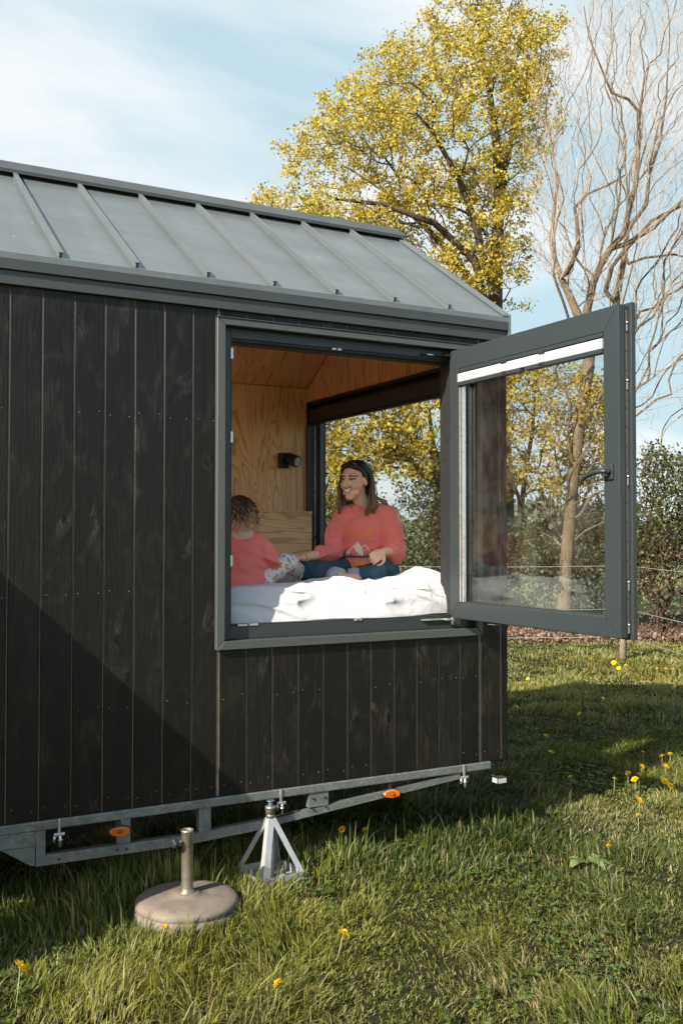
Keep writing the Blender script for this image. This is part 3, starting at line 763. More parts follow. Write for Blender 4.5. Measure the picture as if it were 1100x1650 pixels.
for iv in range(nv):
    v = iv/(nv-1)
    if v < .22:                       # the front drape, bulging over the sill
        s = v/.22
        hang = vnoise(np.c_[xs, xs*0+1.7], 2.3, 21)*.012
        lip = np.exp(-((xs-2.80)/.30)**2)
        y = .088+.075*s**1.3 + .010*vnoise(np.c_[xs*2.2+s*.9, xs*0+s*1.5], 3.0, 31)*math.sin(math.pi*min(1, s*1.1)) - .050*lip*(1-s)
        ztop = bed_z(xs, xs*0+.17)
        z0 = 1.283+hang - .012*lip
        z = z0+(ztop-z0)*(math.sin(s*math.pi/2)**1.05)
        z = z+.006*vnoise(np.c_[xs*1.6-s*1.0, xs*0+s*2], 4.0, 41)*math.sin(math.pi*s)
        ridge = (1-np.abs(vnoise(np.c_[xs*3+s*1.6, xs*0+s*.7], 2.1, 51)))**4
        y = y-.020*ridge*math.sin(math.pi*s)
    else:
        s = (v-.22)/.78; yy = .163+s**1.15*1.90
        y = xs*0+yy; z = bed_z(xs, y)
    V.append(np.c_[xs, y, z])
V = np.concatenate(V)
ii = (np.arange(nv-1)[:, None]*nx+np.arange(nx-1)[None]).ravel()
me = np_mesh('bed_sheet', V, np.c_[ii, ii+1, ii+nx+1, ii+nx], True)
sh = link('bed_sheet', me, None, True, M['sheet'])
sm = sh.modifiers.new('thickness', 'SOLIDIFY'); sm.thickness = .006; sm.offset = -1
tag(sh, 'crumpled white bed sheet bulging over the open window sill', 'bed sheet')

# ================================================================== PEOPLE
SK = NT('skin_and_cloth_colours'); SK.base(SK.attrcol('col'), .48, 0, .4)
SK.b.inputs['Subsurface Weight'].default_value = .12; SK.b.inputs['Subsurface Radius'].default_value = (.012, .005, .003); SK.b.inputs['Subsurface Scale'].default_value = .6
M['skin'] = SK.m
def remesh(mb, voxel, smooth=4, fac=.5):
    """fuse overlapping closed shapes into one continuous skin; returns a mesh"""
    me = mb.mesh('tmp'); o = bpy.data.objects.new('tmp', me); COL.objects.link(o)
    m = o.modifiers.new('r', 'REMESH'); m.mode = 'VOXEL'; m.voxel_size = voxel; m.use_smooth_shade = True
    s = o.modifiers.new('s', 'SMOOTH'); s.iterations = smooth; s.factor = fac
    dg = bpy.context.evaluated_depsgraph_get(); dg.update()
    r = bpy.data.meshes.new_from_object(o.evaluated_get(dg)); bpy.data.objects.remove(o); bpy.data.meshes.remove(me)
    r.shade_smooth(); return r
def getv(me):
    a = np.empty(len(me.vertices)*3, np.float32); me.vertices.foreach_get('co', a); return a.reshape(-1, 3).astype(float)
def getn(me):
    a = np.empty(len(me.vertices)*3, np.float32); me.vertex_normals.foreach_get('vector', a); return a.reshape(-1, 3).astype(float)
def setv(me, v): me.vertices.foreach_set('co', np.ascontiguousarray(v, np.float32).ravel()); me.update()
def setcol(me, c):
    a = me.attributes.new('col', 'FLOAT_COLOR', 'POINT'); a.data.foreach_set('color', np.ascontiguousarray(np.c_[c, np.ones(len(c))], np.float32).ravel())
def limb(mb, pts, rad, n=16, flat=1.0, up=None):
    """tapered limb with rounded ends, resampled smoothly"""
    pts = [Vector(p) for p in pts]; P = []; Q = []
    for i in range(len(pts)-1):
        p0, p1, p2, p3 = pts[max(i-1, 0)], pts[i], pts[i+1], pts[min(i+2, len(pts)-1)]
        for s in np.linspace(0, 1, 7)[:-1]:
            P.append(.5*((2*p1)+(-p0+p2)*s+(2*p0-5*p1+4*p2-p3)*s*s+(-p0+3*p1-3*p2+p3)*s**3)); Q.append(rad[i]*(1-s)+rad[i+1]*s)
    P.append(pts[-1]); Q.append(rad[-1])
    d0 = (P[0]-P[1]).normalized(); d1 = (P[-1]-P[-2]).normalized()
    a = [(P[0]+d0*Q[0]*math.sin(t_), Q[0]*math.cos(t_)) for t_ in (1.35, 1.0, .5)]; b = [(P[-1]+d1*Q[-1]*math.sin(t_), Q[-1]*math.cos(t_)) for t_ in (.5, 1.0, 1.35)]
    P = [q[0] for q in a]+P+[q[0] for q in b]; Q = [q[1] for q in a]+Q+[q[1] for q in b]
    mb.tube(P, Q, n, 0, True, True, flat, up)
def hand(mb, wrist, palm_dir, out_dir, curl=1.0, s=1.0, side=1):
    """palm and five separate bent fingers. palm_dir: wrist->knuckles, out_dir: back of the hand"""
    d = Vector(palm_dir).normalized(); o = Vector(out_dir); o = (o-d*o.dot(d)).normalized(); x = d.cross(o)*side
    W = Vector(wrist); K = W+d*.088*s
    M3 = Matrix((x, d, o)).transposed()
    mb.ell(W+d*.050*s, (.040*s, .053*s, .0165*s), M3, 0, 18, 12)
    limb(mb, [W-d*.03*s, W+d*.03*s], [.024*s, .026*s], 14, .75, o)
    tips = []
    for i, (dx, L) in enumerate(((.0290, .070), (.0098, .078), (-.0095, .073), (-.0275, .058))):
        b = K+x*dx*s*1.12-d*(.004 if i in (0, 3) else 0)*s; L *= s; a = 0; p = b; P = [p-d*.03*s, p]; dirv = d
        for seg, (fr, an) in enumerate(((.42, .75), (.32, 1.05), (.26, .75))):
            a += an*curl*(1+.10*(i-1)); dirv = d*math.cos(a)-o*math.sin(a)+x*dx*1.2
            p = p+dirv.normalized()*L*fr; P.append(p)
        limb(mb, P, [.0092*s, .0098*s, .0088*s, .0080*s, .0064*s], 10); tips.append(p)
    tb = W+d*.022*s+x*.030*s; t1 = tb+(x*.75+d*.65-o*.28).normalized()*.036*s; t2 = t1+(x*.10+d*.85-o*.70).normalized()*.031*s; t3 = t2+(-x*.45+d*.55-o*.75).normalized()*.025*s
    limb(mb, [tb-x*.012*s, tb, t1, t2, t3], [.012*s, .0145*s, .0115*s, .0102*s, .0075*s], 10); tips.append(t3)
    return tips
def frame_axes(f):
    f = Vector(f).normalized(); s = f.cross(Vector((0, 0, 1))).normalized(); u = s.cross(f); return f, s, u
def head(mb, C, f, s, u, k=1.0):
    M3 = Matrix((f, s, u)).transposed()
    def e(a, b, c, r): mb.ell(C+(f*a+s*b+u*c)*k, tuple(q*k for q in r), M3, 0, 24, 16)
    e(-.012, 0, .030, (.094, .074, .088)); e(.020, 0, -.010, (.072, .066, .085)); e(.034, 0, -.056, (.055, .050, .054)); e(.062, 0, -.093, (.024, .026, .020))
    for q in (1, -1):
        e(.054, .036*q, -.022, (.032, .028, .030)); e(.066, .030*q, .042, (.018, .030, .012))
        e(-.008, .076*q, .002, (.020, .009, .031)); e(.046, .044*q, -.066, (.020, .014, .020))
        e(.100, .011*q, -.024, (.009, .009, .008)); e(.079, .032*q, .018, (.011, .015, .009))
    limb(mb, [C+(f*.086+u*.026)*k, C+(f*.099+u*.004)*k, C+(f*.109-u*.018)*k], [.0085*k, .010*k, .013*k], 12)
    for z, a, r in ((-.0465, .088, .0085), (-.0635, .085, .0095)):
        limb(mb, [C+(f*(a-.018)+s*.028-u*(-z-.006))*k, C+(f*a-u*(-z))*k, C+(f*(a-.018)-s*.028-u*(-z-.006))*k], [.005*k, r*k, .005*k], 10)

def print_on(bvh, tris, name, m, parent, off=.0016, sub=3, D=Vector((0, 1, 0))):
    """lay flat artwork (triangles in local x,z) onto cloth"""
    bm = bmesh.new()
    for tr in tris:
        vs = [bm.verts.new((p[0], -2, p[1])) for p in tr]
        try: bm.faces.new(vs)
        except ValueError: pass
    bmesh.ops.remove_doubles(bm, verts=bm.verts[:], dist=1e-5)
    for _ in range(sub): 
        es = [e for e in bm.edges if e.calc_length() > .006]
        if es: bmesh.ops.subdivide_edges(bm, edges=es, cuts=1, use_grid_fill=True)
    bmesh.ops.triangulate(bm, faces=bm.faces[:])
    for v in bm.verts:
        h, n, _, _ = bvh.ray_cast(v.co, D)
        if h is None: h, n, _, _ = bvh.find_nearest(v.co+Vector((0, 2, 0)))
        if n.dot(D) > 0: n = -n
        v.co = h+n*off
    me = bpy.data.meshes.new(name); bm.to_mesh(me); bm.free()
    return link(name, me, parent, True, m)
def text_tris(s, size, x, z, shear=0, xs_=1.0):
    c = bpy.data.curves.new('t', 'FONT'); c.body = s; c.size = size; c.align_x = 'CENTER'; c.shear = shear; c.resolution_u = 2; c.offset = .0009
    o = bpy.data.objects.new('t', c); COL.objects.link(o); dg = bpy.context.evaluated_depsgraph_get(); dg.update()
    me = bpy.data.meshes.new_from_object(o.evaluated_get(dg)); me.calc_loop_triangles()
    v = [(p.co.x*xs_+x, p.co.y+z) for p in me.vertices]
    out = [[v[i] for i in lt.vertices] for lt in me.loop_triangles]
    bpy.data.objects.remove(o); bpy.data.meshes.remove(me); return out

CORAL = (.74, .150, .135)
k = NT('coral_sweatshirt'); p = k.obj(); g = k.noise(p, 5, 3, .6); w_ = k.noise(p, 500, 2, .7); fo = k.noise(k.vscale(p, (1, 1, .7)), 13, 2.5, .5, 1.6)
k.bump(k.math('ADD', k.math('MULTIPLY', w_, .05), k.math('MULTIPLY', fo, 1.0)), .55, .022)
k.b.inputs['Sheen Weight'].default_value = .25; k.b.inputs['Sheen Roughness'].default_value = .5
k.base(k.ramp(g, [(.3, (.84, .205, .175)), (.7, (.90, .245, .210))]), .9, 0, .15); M['coral'] = k.m
k = NT('blue_denim'); p = k.obj(); g = k.noise(p, 6, 4, .6); tw = k.noise(k.vscale(p, (1, 1, 3)), 300, 2, .7); fo = k.noise(p, 14, 3, .5, 1.0)
k.bump(k.math('ADD', k.math('MULTIPLY', tw, .05), fo), .5, .018)
cc = k.ramp(g, [(.3, (.022, .062, .090)), (.55, (.042, .105, .140)), (.75, (.085, .17, .205))]); cc = k.mix(k.ramp(tw, [(.5, 0), (.7, .35)]), cc, (.16, .24, .27))
k.base(cc, .85, 0, .2); M['denim'] = k.m
M['cuff'] = mat_fabric('denim_inside', (.36, .45, .50), 300, .3)
k = NT('floral_cotton'); p = k.obj()
v1 = k.voro(p, 34, 'Distance'); c1 = k.n('RGBToBW'); k.set(c1, 0, k.voro(p, 34, 'Color'))
flower = k.ramp(c1.outputs[0], [(.0, (.78, .36, .04)), (.36, (.80, .43, .06)), (.46, (.10, .42, .45)), (.60, (.16, .38, .55)), (.70, (.82, .45, .34))], 'CONSTANT')
n_ = k.noise(p, 60, 2, .5); mask = k.ramp(k.math('ADD', v1, k.math('MULTIPLY', n_, .3)), [(.52, 1), (.58, 0)])
v2 = k.voro(k.vscale(p, (1.0, 1.3, .8)), 62, 'Distance'); leafm = k.ramp(v2, [(.13, 1), (.18, 0)])
c = k.mix(leafm, (.80, .80, .76), (.035, .10, .13)); c = k.mix(mask, c, flower)
k.bump(k.noise(p, 16, 3, .5, 1), .4, .015); k.base(c, .85, 0, .2); M['floral'] = k.m

def hair_mat(name, root, tip, z0, z1):
    k = NT(name); x, y, z = k.sep(k.obj()); r = k.rnd()
    f = k.math('ADD', k.math('DIVIDE', k.math('SUBTRACT', z1, z), z1-z0), k.math('MULTIPLY', k.math('SUBTRACT', r, .5), .8), clamp=True)
    c = k.mix(k.ramp(f, [(.35, 0), (.95, 1)]), root, tip)
    return k.base(c, .38, 0, .5)

# ---------------- the woman (local axes: x to the picture's right, y away from the camera, z up)
MP = 6.4/F
O = at(590, 936, 6.4); WZ = float(bed_z(O[0], O[1])[0])
wo = thing('person', (O[0], O[1], 1.437), 'smiling woman with straight brown hair sitting cross-legged in coral sweatshirt and rolled jeans', 'woman', None, -YAW)
def L(px, py, dy=0): return Vector(((px-550)*(6.4+dy)/F-40*MP, dy, (865-py)*(6.4+dy)/F+71*MP))
HC = L(572, 775, -.02); hf, hs, hu = frame_axes((-.61, -.78, -.12)); hu = (hu+hs*-.05).normalized(); hs = hf.cross(hu).normalized()
neck = L(588, 818, .06)
mb = MB()
head(mb, HC, hf, hs, hu, 1.05)
limb(mb, [HC-hf*.022-hu*.03, HC-hf*.030-hu*.10, neck, L(590, 850, .07)], [.052, .050, .054, .085], 20)
limb(mb, [L(590, 845, .07), L(593, 880, .08), L(594, 920, .10)], [.10, .095, .105], 20)
eL, wL = L(534, 888, -.06), L(488, 899, -.17)
limb(mb, [L(560, 842, .05), L(542, 864, -.01), eL, (eL+wL)/2+Vector((0, 0, -.002)), wL], [.045, .040, .036, .034, .0235], 16)
eR, wR = L(637, 890, -.06), L(617, 889, -.27)
limb(mb, [L(631, 828, .06), L(640, 860, .0), eR, (eR+wR)/2, wR], [.045, .040, .037, .033, .0235], 16)
tL = hand(mb, wL, L(462, 898, -.215)-wL, Vector((.05, -.25, .95)), .78, .92, 1)
tR = hand(mb, wR, L(603, 901, -.36)-wR+Vector((-.02, 0, .0)), Vector((.30, -.85, .35)), .95, .92, -1)
for hip, kn, an, ft in ((L(570, 922, .06), L(494, 917, -.13), L(548, 928, -.38), L(575, 931, -.43)), (L(618, 922, .08), L(608, 920, -.24), L(573, 930, -.26), L(545, 932, -.35))):
    limb(mb, [hip, kn, an], [.055, .032, .027], 16); limb(mb, [an, ft], [.034, .026], 12, .8)
me = remesh(mb, .0042, 3)
V = getv(me); D_ = V-np.array(HC); a, b, c = D_@np.array(hf)/1.05, D_@np.array(hs)/1.05, D_@np.array(hu)/1.05
colr = np.tile(np.array([.76, .48, .34]), (len(V), 1)); isf = (a > .035) & (np.abs(c) < .13) & (np.abs(b) < .08)
ch = np.exp(-((np.abs(b)-.042)/.022)**2-((c+.018)/.02)**2)*isf; colr = colr*(1-.35*ch[:, None])+np.array([.68, .28, .20])*.35*ch[:, None]
cm = c+.052-1.15*b**2/.05*.9
mouth = isf & (np.abs(b) < .034) & (np.abs(cm) < .0135); colr[mouth] = (.40, .10, .085)
teeth = isf & (np.abs(b) < .0285) & (np.abs(cm) < .0078*np.sqrt(np.clip(1-(b/.0285)**2, 0, 1))+.001); colr[teeth] = (.82, .80, .76)
for q in (1, -1):
    bb = b-q*.033; eye = isf & ((bb/.0165)**2+((c-.016-.0*bb)/.0062)**2 < 1); colr[eye] = (.55, .50, .46)
    lash = isf & (np.abs(bb) < .019) & (np.abs(c-.0205+6*bb*bb) < .0035); colr[lash] = (.02, .014, .012)
    iris = isf & ((bb+.004)**2+(c-.0155)**2 < .0058**2); colr[iris] = (.03, .02, .015)
    brow = isf & (np.abs(bb-q*.002) < .022) & (np.abs(c-.038+9*bb*bb-q*.06*bb) < .0042); colr[brow] = (.045, .025, .016)
tips = np.array([list(q) for q in tL+tR]); hd = np.min(np.linalg.norm(V[:, None]-tips[None], axis=2), axis=1); nearh = np.min([np.linalg.norm(V-np.array(wR), axis=1), np.linalg.norm(V-np.array(wL), axis=1)], axis=0)
colr[nearh < .14] = (.78, .51, .37)
setcol(me, colr)
body = link('body', me, wo, True, M['skin']); del body
# sweatshirt
mb = MB()
limb(mb, [L(589, 823, .07), L(590, 842, .055), L(588, 872, .045), L(590, 902, .05), L(594, 928, .07)], [.085, .142, .152, .155, .152], 28, .78, (0, -1, 0))
limb(mb, [L(553, 830, .06), L(588, 824, .07), L(627, 829, .07)], [.070, .074, .072], 20, .85)
limb(mb, [L(553, 835, .06), L(540, 860, .0), eL+Vector((.006, .0, -.004)), eL*.63+wL*.37], [.068, .064, .064, .050], 20)
limb(mb, [L(624, 831, .07), L(634, 860, .0), eR+Vector((-.004, 0, -.004)), eR*.60+wR*.40], [.074, .068, .068, .054], 20)
limb(mb, [L(574, 822, .0), neck+Vector((.02, .03, .0)), L(607, 824, .06)], [.030, .05, .035], 14)
me = remesh(mb, .0068, 5)
V = getv(me); N = getn(me)
rs_ = vnoise(np.c_[V[:, 0]*5+V[:, 2]*9, V[:, 1]*6, V[:, 2]*13-V[:, 0]*5], 1.0, 61)
arm = np.clip((np.abs(V[:, 0]-.0)-.12)/.06, 0, 1)
el_ = np.exp(-(np.linalg.norm(V-np.array(eL), axis=1)/.13)**2)+np.exp(-(np.linalg.norm(V-np.array(eR), axis=1)/.13)**2)
hem = np.exp(-((V[:, 2]-.09)/.05)**2)*(1-np.clip(el_, 0, 1))
fold = (1-np.abs(rs_))**2-.45
V2 = V+N*(fold*(.006+.013*np.clip(el_, 0, 1)+.012*hem))[:, None]
wr_ = vnoise(np.c_[V[:, 0]*3, V[:, 1]*3, V[:, 2]*24], 1.0, 63); V2 += N*(wr_*.006*np.clip(el_, 0, 1))[:, None]
bag = np.exp(-((V[:, 2]-.10)/.035)**2)*(np.abs(V[:, 0]) < .2)*(1-np.clip(el_, 0, 1)); V2 += N*(.012*bag)[:, None]
setv(me, V2)
sw = link('sweatshirt', me, wo, True, M['coral'])
bm_ = bmesh.new(); bm_.from_mesh(me); bvh = BVHTree.FromBMesh(bm_)
M['print_o'] = simple('orange_print', (.92, .30, .03), .8, 0, .1, 30); M['print_y'] = simple('yellow_print', (.75, .45, .10), .8)
M['print_w'] = simple('cream_print', (.82, .74, .62), .8, 0, .05); M['print_g'] = simple('green_print', (.02, .085, .06), .8)
def Z(px, py): return ((px-590)*MP, (936-py)*MP)
tr = []
for ch_, px, dz, sz in (('V', 553.5, 0, 1.05), ('E', 562, .4, .92), ('R', 569.5, 1.6, 1.0), ('T', 577, .6, .92), ('I', 583, -.2, .9), ('G', 588.5, -.4, .95), ('E', 596, -1.6, 1.0)):
    x, z = Z(px, 863+dz); tr += text_tris(ch_, .062*sz, x, z, .22, .85)
print_on(bvh, tr, 'lettering', M['print_o'], sw, .0028)
x, z = Z(575.5, 911.5); print_on(bvh, text_tris('YAM', .050, x, z, .12, .95), 'lettering', M['print_o'], sw, .0028)
x, z = Z(594, 871); print_on(bvh, text_tris('de', .022, x, z, 0, 1.2), 'lettering', M['print_y'], sw, .0028)
def fan(poly): return [[Z(*poly[0]), Z(*poly[i]), Z(*poly[i+1])] for i in range(1, len(poly)-1)]
def stroke(pts, w):
    o = []
    for (x0, y0), (x1, y1) in zip(pts, pts[1:]):
        dx, dy = x1-x0, y1-y0; l = math.hypot(dx, dy); nx_, ny_ = -dy/l*w/2, dx/l*w/2
        o += fan([(x0+nx_, y0+ny_), (x1+nx_, y1+ny_), (x1-nx_, y1-ny_), (x0-nx_, y0-ny_)])
    return o
mt_ = fan([(577, 874), (583, 883), (581, 886), (585, 889), (584, 893), (588, 897), (582, 896), (577, 892), (573, 888), (570, 881)])
mt_ += fan([(570, 881), (577, 874), (574, 882)])+stroke([(553, 896), (561, 887), (566, 884), (570, 879), (577, 873)], 1.4)+stroke([(583, 881), (588, 878), (593, 885), (597, 893)], 1.3)+fan([(558, 893), (566, 884), (563, 892)])+fan([(557, 568), (556, 890), (560, 890)][1:]+[(559, 895)])
print_on(bvh, stroke([(577, 909.5), (586, 909.5)], .9), 'underline_print', M['print_w'], sw, .0026)
print_on(bvh, mt_, 'mountain_print', M['print_w'], sw, .0026)
gr_ = stroke([(552.5, 897), (594, 897)], 2.6)
for px, h in ((554, 6), (557, 8), (561, 5.5), (565, 7), (568, 5), (572, 4), (581, 4), (585, 6), (588, 5), (591, 7), (594, 6)):
    gr_ += [[Z(px-1.7, 897), Z(px+1.7, 897), Z(px, 897-h)]]
print_on(bvh, gr_, 'tree_print', M['print_g'], sw, .0034); bm_.free()
# jeans with rolled cuffs
mb = MB(); legs = []
limb(mb, [L(572, 924, .12), L(616, 924, .12)], [.10, .10], 20)
for hip, kn, an in ((L(566, 922, .06), L(493, 919, -.12), L(541, 929, -.36)), (L(620, 922, .07), L(609, 920, -.24), L(573, 929, -.26))):
    limb(mb, [hip, hip*.45+kn*.55+Vector((0, 0, .01)), kn, kn*.5+an*.5, an], [.098, .085, .068, .062, .052], 22); legs.append((kn, an))
me = remesh(mb, .0068, 4); V = getv(me); N = getn(me)
V += N*(((1-np.abs(vnoise(V*np.array([12, 12, 17]), 1.0, 71)))**2-.4)*.010)[:, None]; setv(me, V)
link('jeans', me, wo, True, M['denim'])
for kn, an in legs:
    d = (an-kn).normalized(); mb = MB(); mb.tube([an-d*.026, an-d*.024, an+d*.040, an+d*.042], [.050, .059, .057, .049], 24, 0, True, True)
    mb.build('jeans_cuff', M['cuff'], wo, True)
# bracelet and the thing she pinches
mb = MB(); d = (wL-eL).normalized(); ux = d.cross(Vector((0, 0, 1))).normalized(); uz = ux.cross(d); cB = wL-d*.012
for q in range(18):
    a_ = q/18*6.28318; mb.ell(cB+(ux*math.cos(a_)+uz*math.sin(a_))*.031, (.0062, .0062, .0062), None, 0, 8, 6)
mb.build('bracelet', simple('straw_beads', (.62, .44, .24), .5, 0, .2, 40), wo, True)
# hair: straight bob, parted at the side, dark roots and lighter ends
mb = MB(); rh = random.Random(12)
Mh = Matrix((hf, hs, hu)).transposed()
mb.ell(HC+hu*.042-hf*.036, (.094, .090, .096), Mh, 0, 28, 18)
capm = mb
def hp(a, b, c): return HC+(hf*a+hs*b+hu*c)*1.05
zend = L(590, 826)[2]
def lock(az, lenk, rad, spread=1.0, drop=None):
    """az: angle round the head, 0 = forehead, +-pi = nape; b>0 is hs side"""
    part = Vector((.03*math.cos(az)+.02, .018, .121))
    P = []
    ca, sa = math.cos(az), math.sin(az)
    for tt in (0.0, .22, .45, .7, 1.0):
        th = tt*1.52
        rx, ry, rz_ = .107, .092*spread, .100
        q = Vector((rx*ca*math.sin(th)*(1 if ca < 0 else .96)-.014, ry*sa*math.sin(th)+.012*(1-tt), .028+rz_*math.cos(th)+.0))
        P.append(hp(*q))
    e_ = P[-1]; end = drop if drop is not None else zend+rh.uniform(-.012, .012)
    n_ = 5; tot = e_.z-end
    outv = (hf*ca*.6+hs*sa); outv.z = 0
    for i in range(1, n_+1):
        s_ = i/n_; 
        q = Vector((e_.x, e_.y, e_.z-tot*s_))+outv*(.006*math.sin(s_*3.0)+.012*s_)*lenk+Vector((rh.uniform(-.003, .003), rh.uniform(-.003, .003), 0))
        P.append(q)
    r_ = [rad*.5, rad*.9, rad, rad, rad]+[rad*(1-.12*i) for i in range(1, n_)]+[rad*.25]
    mb.tube(P, r_, 6, 0, True, True, .6)
for i in range(420):
    az = rh.uniform(1.02, math.pi*2-1.78)            # leave the face and the near ear open
    lock(az, rh.uniform(.6, 1.5), rh.uniform(.0045, .0085), rh.uniform(.97, 1.06))
for i in range(90):                                # locks falling in front of the far cheek and shoulder
    az = rh.uniform(.85, 1.15); lock(az, rh.uniform(.4, 1.1), rh.uniform(.004, .0065), rh.uniform(.98, 1.04), zend+rh.uniform(-.010, .012))
for i in range(70):                                # swept-back fringe above the brow
    b0 = rh.uniform(-.055, .07); a0 = math.sqrt(max(0, 1-(b0/.082)**2))*.094
    P = [hp(.02+.5*a0*0, .018, .125), hp(a0*.72, b0*.62+.01, .108), hp(a0*.86-.012, b0*1.0+(.012 if b0 > 0 else -.012), .092), hp(a0*.55-.02, (.081 if b0 > -.01 else -.081), .064), hp(-.006, (.089 if b0 > -.01 else -.087), .012), hp(-.030, (.090 if b0 > -.01 else -.090), -.03)]
    mb.tube(P, [.003, .007, .0075, .007, .006, .002], 6, 0, True, True, .6)
for i in range(170):                               # near side: tucked behind the ear, then down over the shoulder
    s0 = rh.random(); e0 = L(587+24*s0, 828+rh.uniform(-5, 4), -.06+.09*s0)
    P = [hp(.010-.05*s0, -.050, .108), hp(-.020-.03*s0, -.084, .055), hp(-.034-.035*s0, -.090+.010*s0, .005), hp(-.028-.045*s0, -.096+.012*s0, -.045), (hp(-.02-.05*s0, -.098, -.085)+e0)/2, e0]
    mb.tube(P, [.004, .007, .0075, .0075, .007, .0022], 6, 0, True, True, .6)
for i in range(46):                                # loose flyaway hairs
    az = rh.uniform(1.0, math.pi*2-1.7); lock(az, rh.uniform(1.5, 3.2), .0016, rh.uniform(1.05, 1.14), zend+rh.uniform(-.02, .05))
for i in range(60):                                # a few strands thrown back over the shoulder
    s0 = rh.uniform(0, 1); P = [hp(-.09, .03*s0, -.01), hp(-.105, .04*s0+.01, -.07), L(606+8*s0, 800+6*s0, .06), L(617+6*s0, 808+rh.uniform(-2, 4), .05), L(621+4*s0, 813+rh.uniform(-2, 4), .04)]
    mb.tube(P, [.006, .008, .007, .006, .002], 6, 0, True, True, .6)
zt_ = HC.z+.12
mb.build('hair', hair_mat('brown_hair', (.022, .012, .008), (.30, .165, .09), zend, zt_-.06), wo, True)

# black cushion behind her
mb = MB(); cx_, cyc = float(at(524, 905, 6.55)[0]), float(at(524, 905, 6.55)[1])
mb.box(-.17, .17, -.05, .05, 0, .15, 0, .045); me = mb.mesh('cushion')
cu = link('cushion', me, None, True, M['black']); cu.location = (cx_+.09, cyc+.12, float(bed_z(cx_, cyc)[0])-.01); cu.rotation_euler = (R(-10), 0, R(-35))
tag(cu, 'small black cushion on the bed behind the woman', 'cushion')

# ---------------- the girl, back to the camera
GP = 5.75/F
O = at(398, 944, 5.75)
go = thing('person', (O[0], O[1], 1.43), 'small child with curly hair, seen from behind in coral sweatshirt and floral trousers', 'child', None, -YAW)
def G(px, py, dy=0): return Vector(((px-550)*(5.75+dy)/F+152*GP, dy, (865-py)*(5.75+dy)/F+81*GP))
gC = G(388, 828, .03); gf, gs, gu = frame_axes((.62, .78, -.10))
mb = MB(); head(mb, gC, gf, gs, gu, .86)
limb(mb, [gC-gf*.02-gu*.04, G(388, 852, .02), G(392, 870, .02)], [.042, .040, .06], 18)
limb(mb, [G(392, 868, .02), G(396, 905, .02), G(398, 935, .02)], [.075, .08, .085], 18)
el1, wr1 = G(437, 900, .04), G(442, 912, .24); el2, wr2 = G(352, 898, .05), G(372, 908, .22)
for s0, e0, w0 in ((G(419, 872, .03), el1, wr1), (G(366, 872, .04), el2, wr2)):
    limb(mb, [s0, e0, w0], [.036, .030, .022], 14)
hand(mb, wr1, Vector((.1, .9, -.1)), Vector((.1, .1, .9)), .6, .66, 1); hand(mb, wr2, Vector((.3, .9, -.1)), Vector((0, .1, .9)), .6, .66, -1)
gl = [(G(418, 932, .06), G(463, 906, .26), G(482, 922, .48)), (G(384, 934, .06), G(396, 912, .34), G(420, 932, .50))]
for h_, k_, a_ in gl: limb(mb, [h_, k_, a_], [.055, .042, .03], 14); limb(mb, [a_, a_+Vector((.03, .07, .0))], [.026, .022], 12)
me = remesh(mb, .0050, 3); setcol(me, np.tile(np.array([.66, .42, .32]), (len(me.vertices), 1))); link('body', me, go, True, M['skin'])
mb = MB()
limb(mb, [G(389, 858, .03), G(393, 880, .02), G(396, 905, .015), G(396, 925, .01), G(392, 946, .01)], [.062, .104, .116, .122, .128], 26, .86, (0, -1, 0))
limb(mb, [G(372, 872, .035), G(391, 864, .03), G(413, 872, .03)], [.048, .052, .050], 18)
limb(mb, [G(415, 875, .03), G(428, 888, .02), el1+Vector((-.004, 0, .0)), el1*.35+wr1*.65], [.052, .055, .052, .036], 18)
limb(mb, [G(368, 875, .03), G(357, 890, .02), el2, el2*.4+wr2*.6], [.052, .052, .050, .036], 18)
me = remesh(mb, .0062, 5); V = getv(me); N = getn(me)
f1 = vnoise(np.c_[V[:, 0]*6-V[:, 2]*6, V[:, 1]*6, V[:, 2]*16+V[:, 0]*7], 1.0, 81); lo = np.exp(-((V[:, 2]-.12)/.08)**2)
V = V+N*(((1-np.abs(f1))**2-.42)*(.005+.020*lo))[:, None]; V += N*(vnoise(np.c_[V[:, 0]*3, V[:, 1]*3, V[:, 2]*10], 1.0, 83)*.008*lo)[:, None]
setv(me, V); link('sweatshirt', me, go, True, M['coral'])
mb = MB(); pts = [gC*0+Vector((G(388, 853, .02).x+.050*math.cos(q), .025+.045*math.sin(q), G(388, 853, .02).z+.004*math.sin(q))) for q in np.linspace(0, 6.2832, 25)]
mb.tube(pts, .0065, 8); mb.build('collar', M['coral'], go, True)
mb = MB()
for h_, k_, a_ in gl: limb(mb, [h_, h_*.5+k_*.5, k_, k_*.5+a_*.5, a_], [.070, .064, .055, .050, .042], 20)
limb(mb, [G(378, 935, .05), G(420, 935, .05)], [.075, .075], 18)
me = remesh(mb, .0065, 4); V = getv(me); N = getn(me); V += N*(((1-np.abs(vnoise(V*np.array([15, 15, 20]), 1.0, 91)))**2-.4)*.010)[:, None]; setv(me, V)
link('trousers', me, go, True, M['floral'])
mb = MB(); Mh = Matrix((gf, gs, gu)).transposed(); mb.ell(gC+gu*.022-gf*.014, (.094, .082, .086), Mh, 0, 26, 16); rh = random.Random(21)
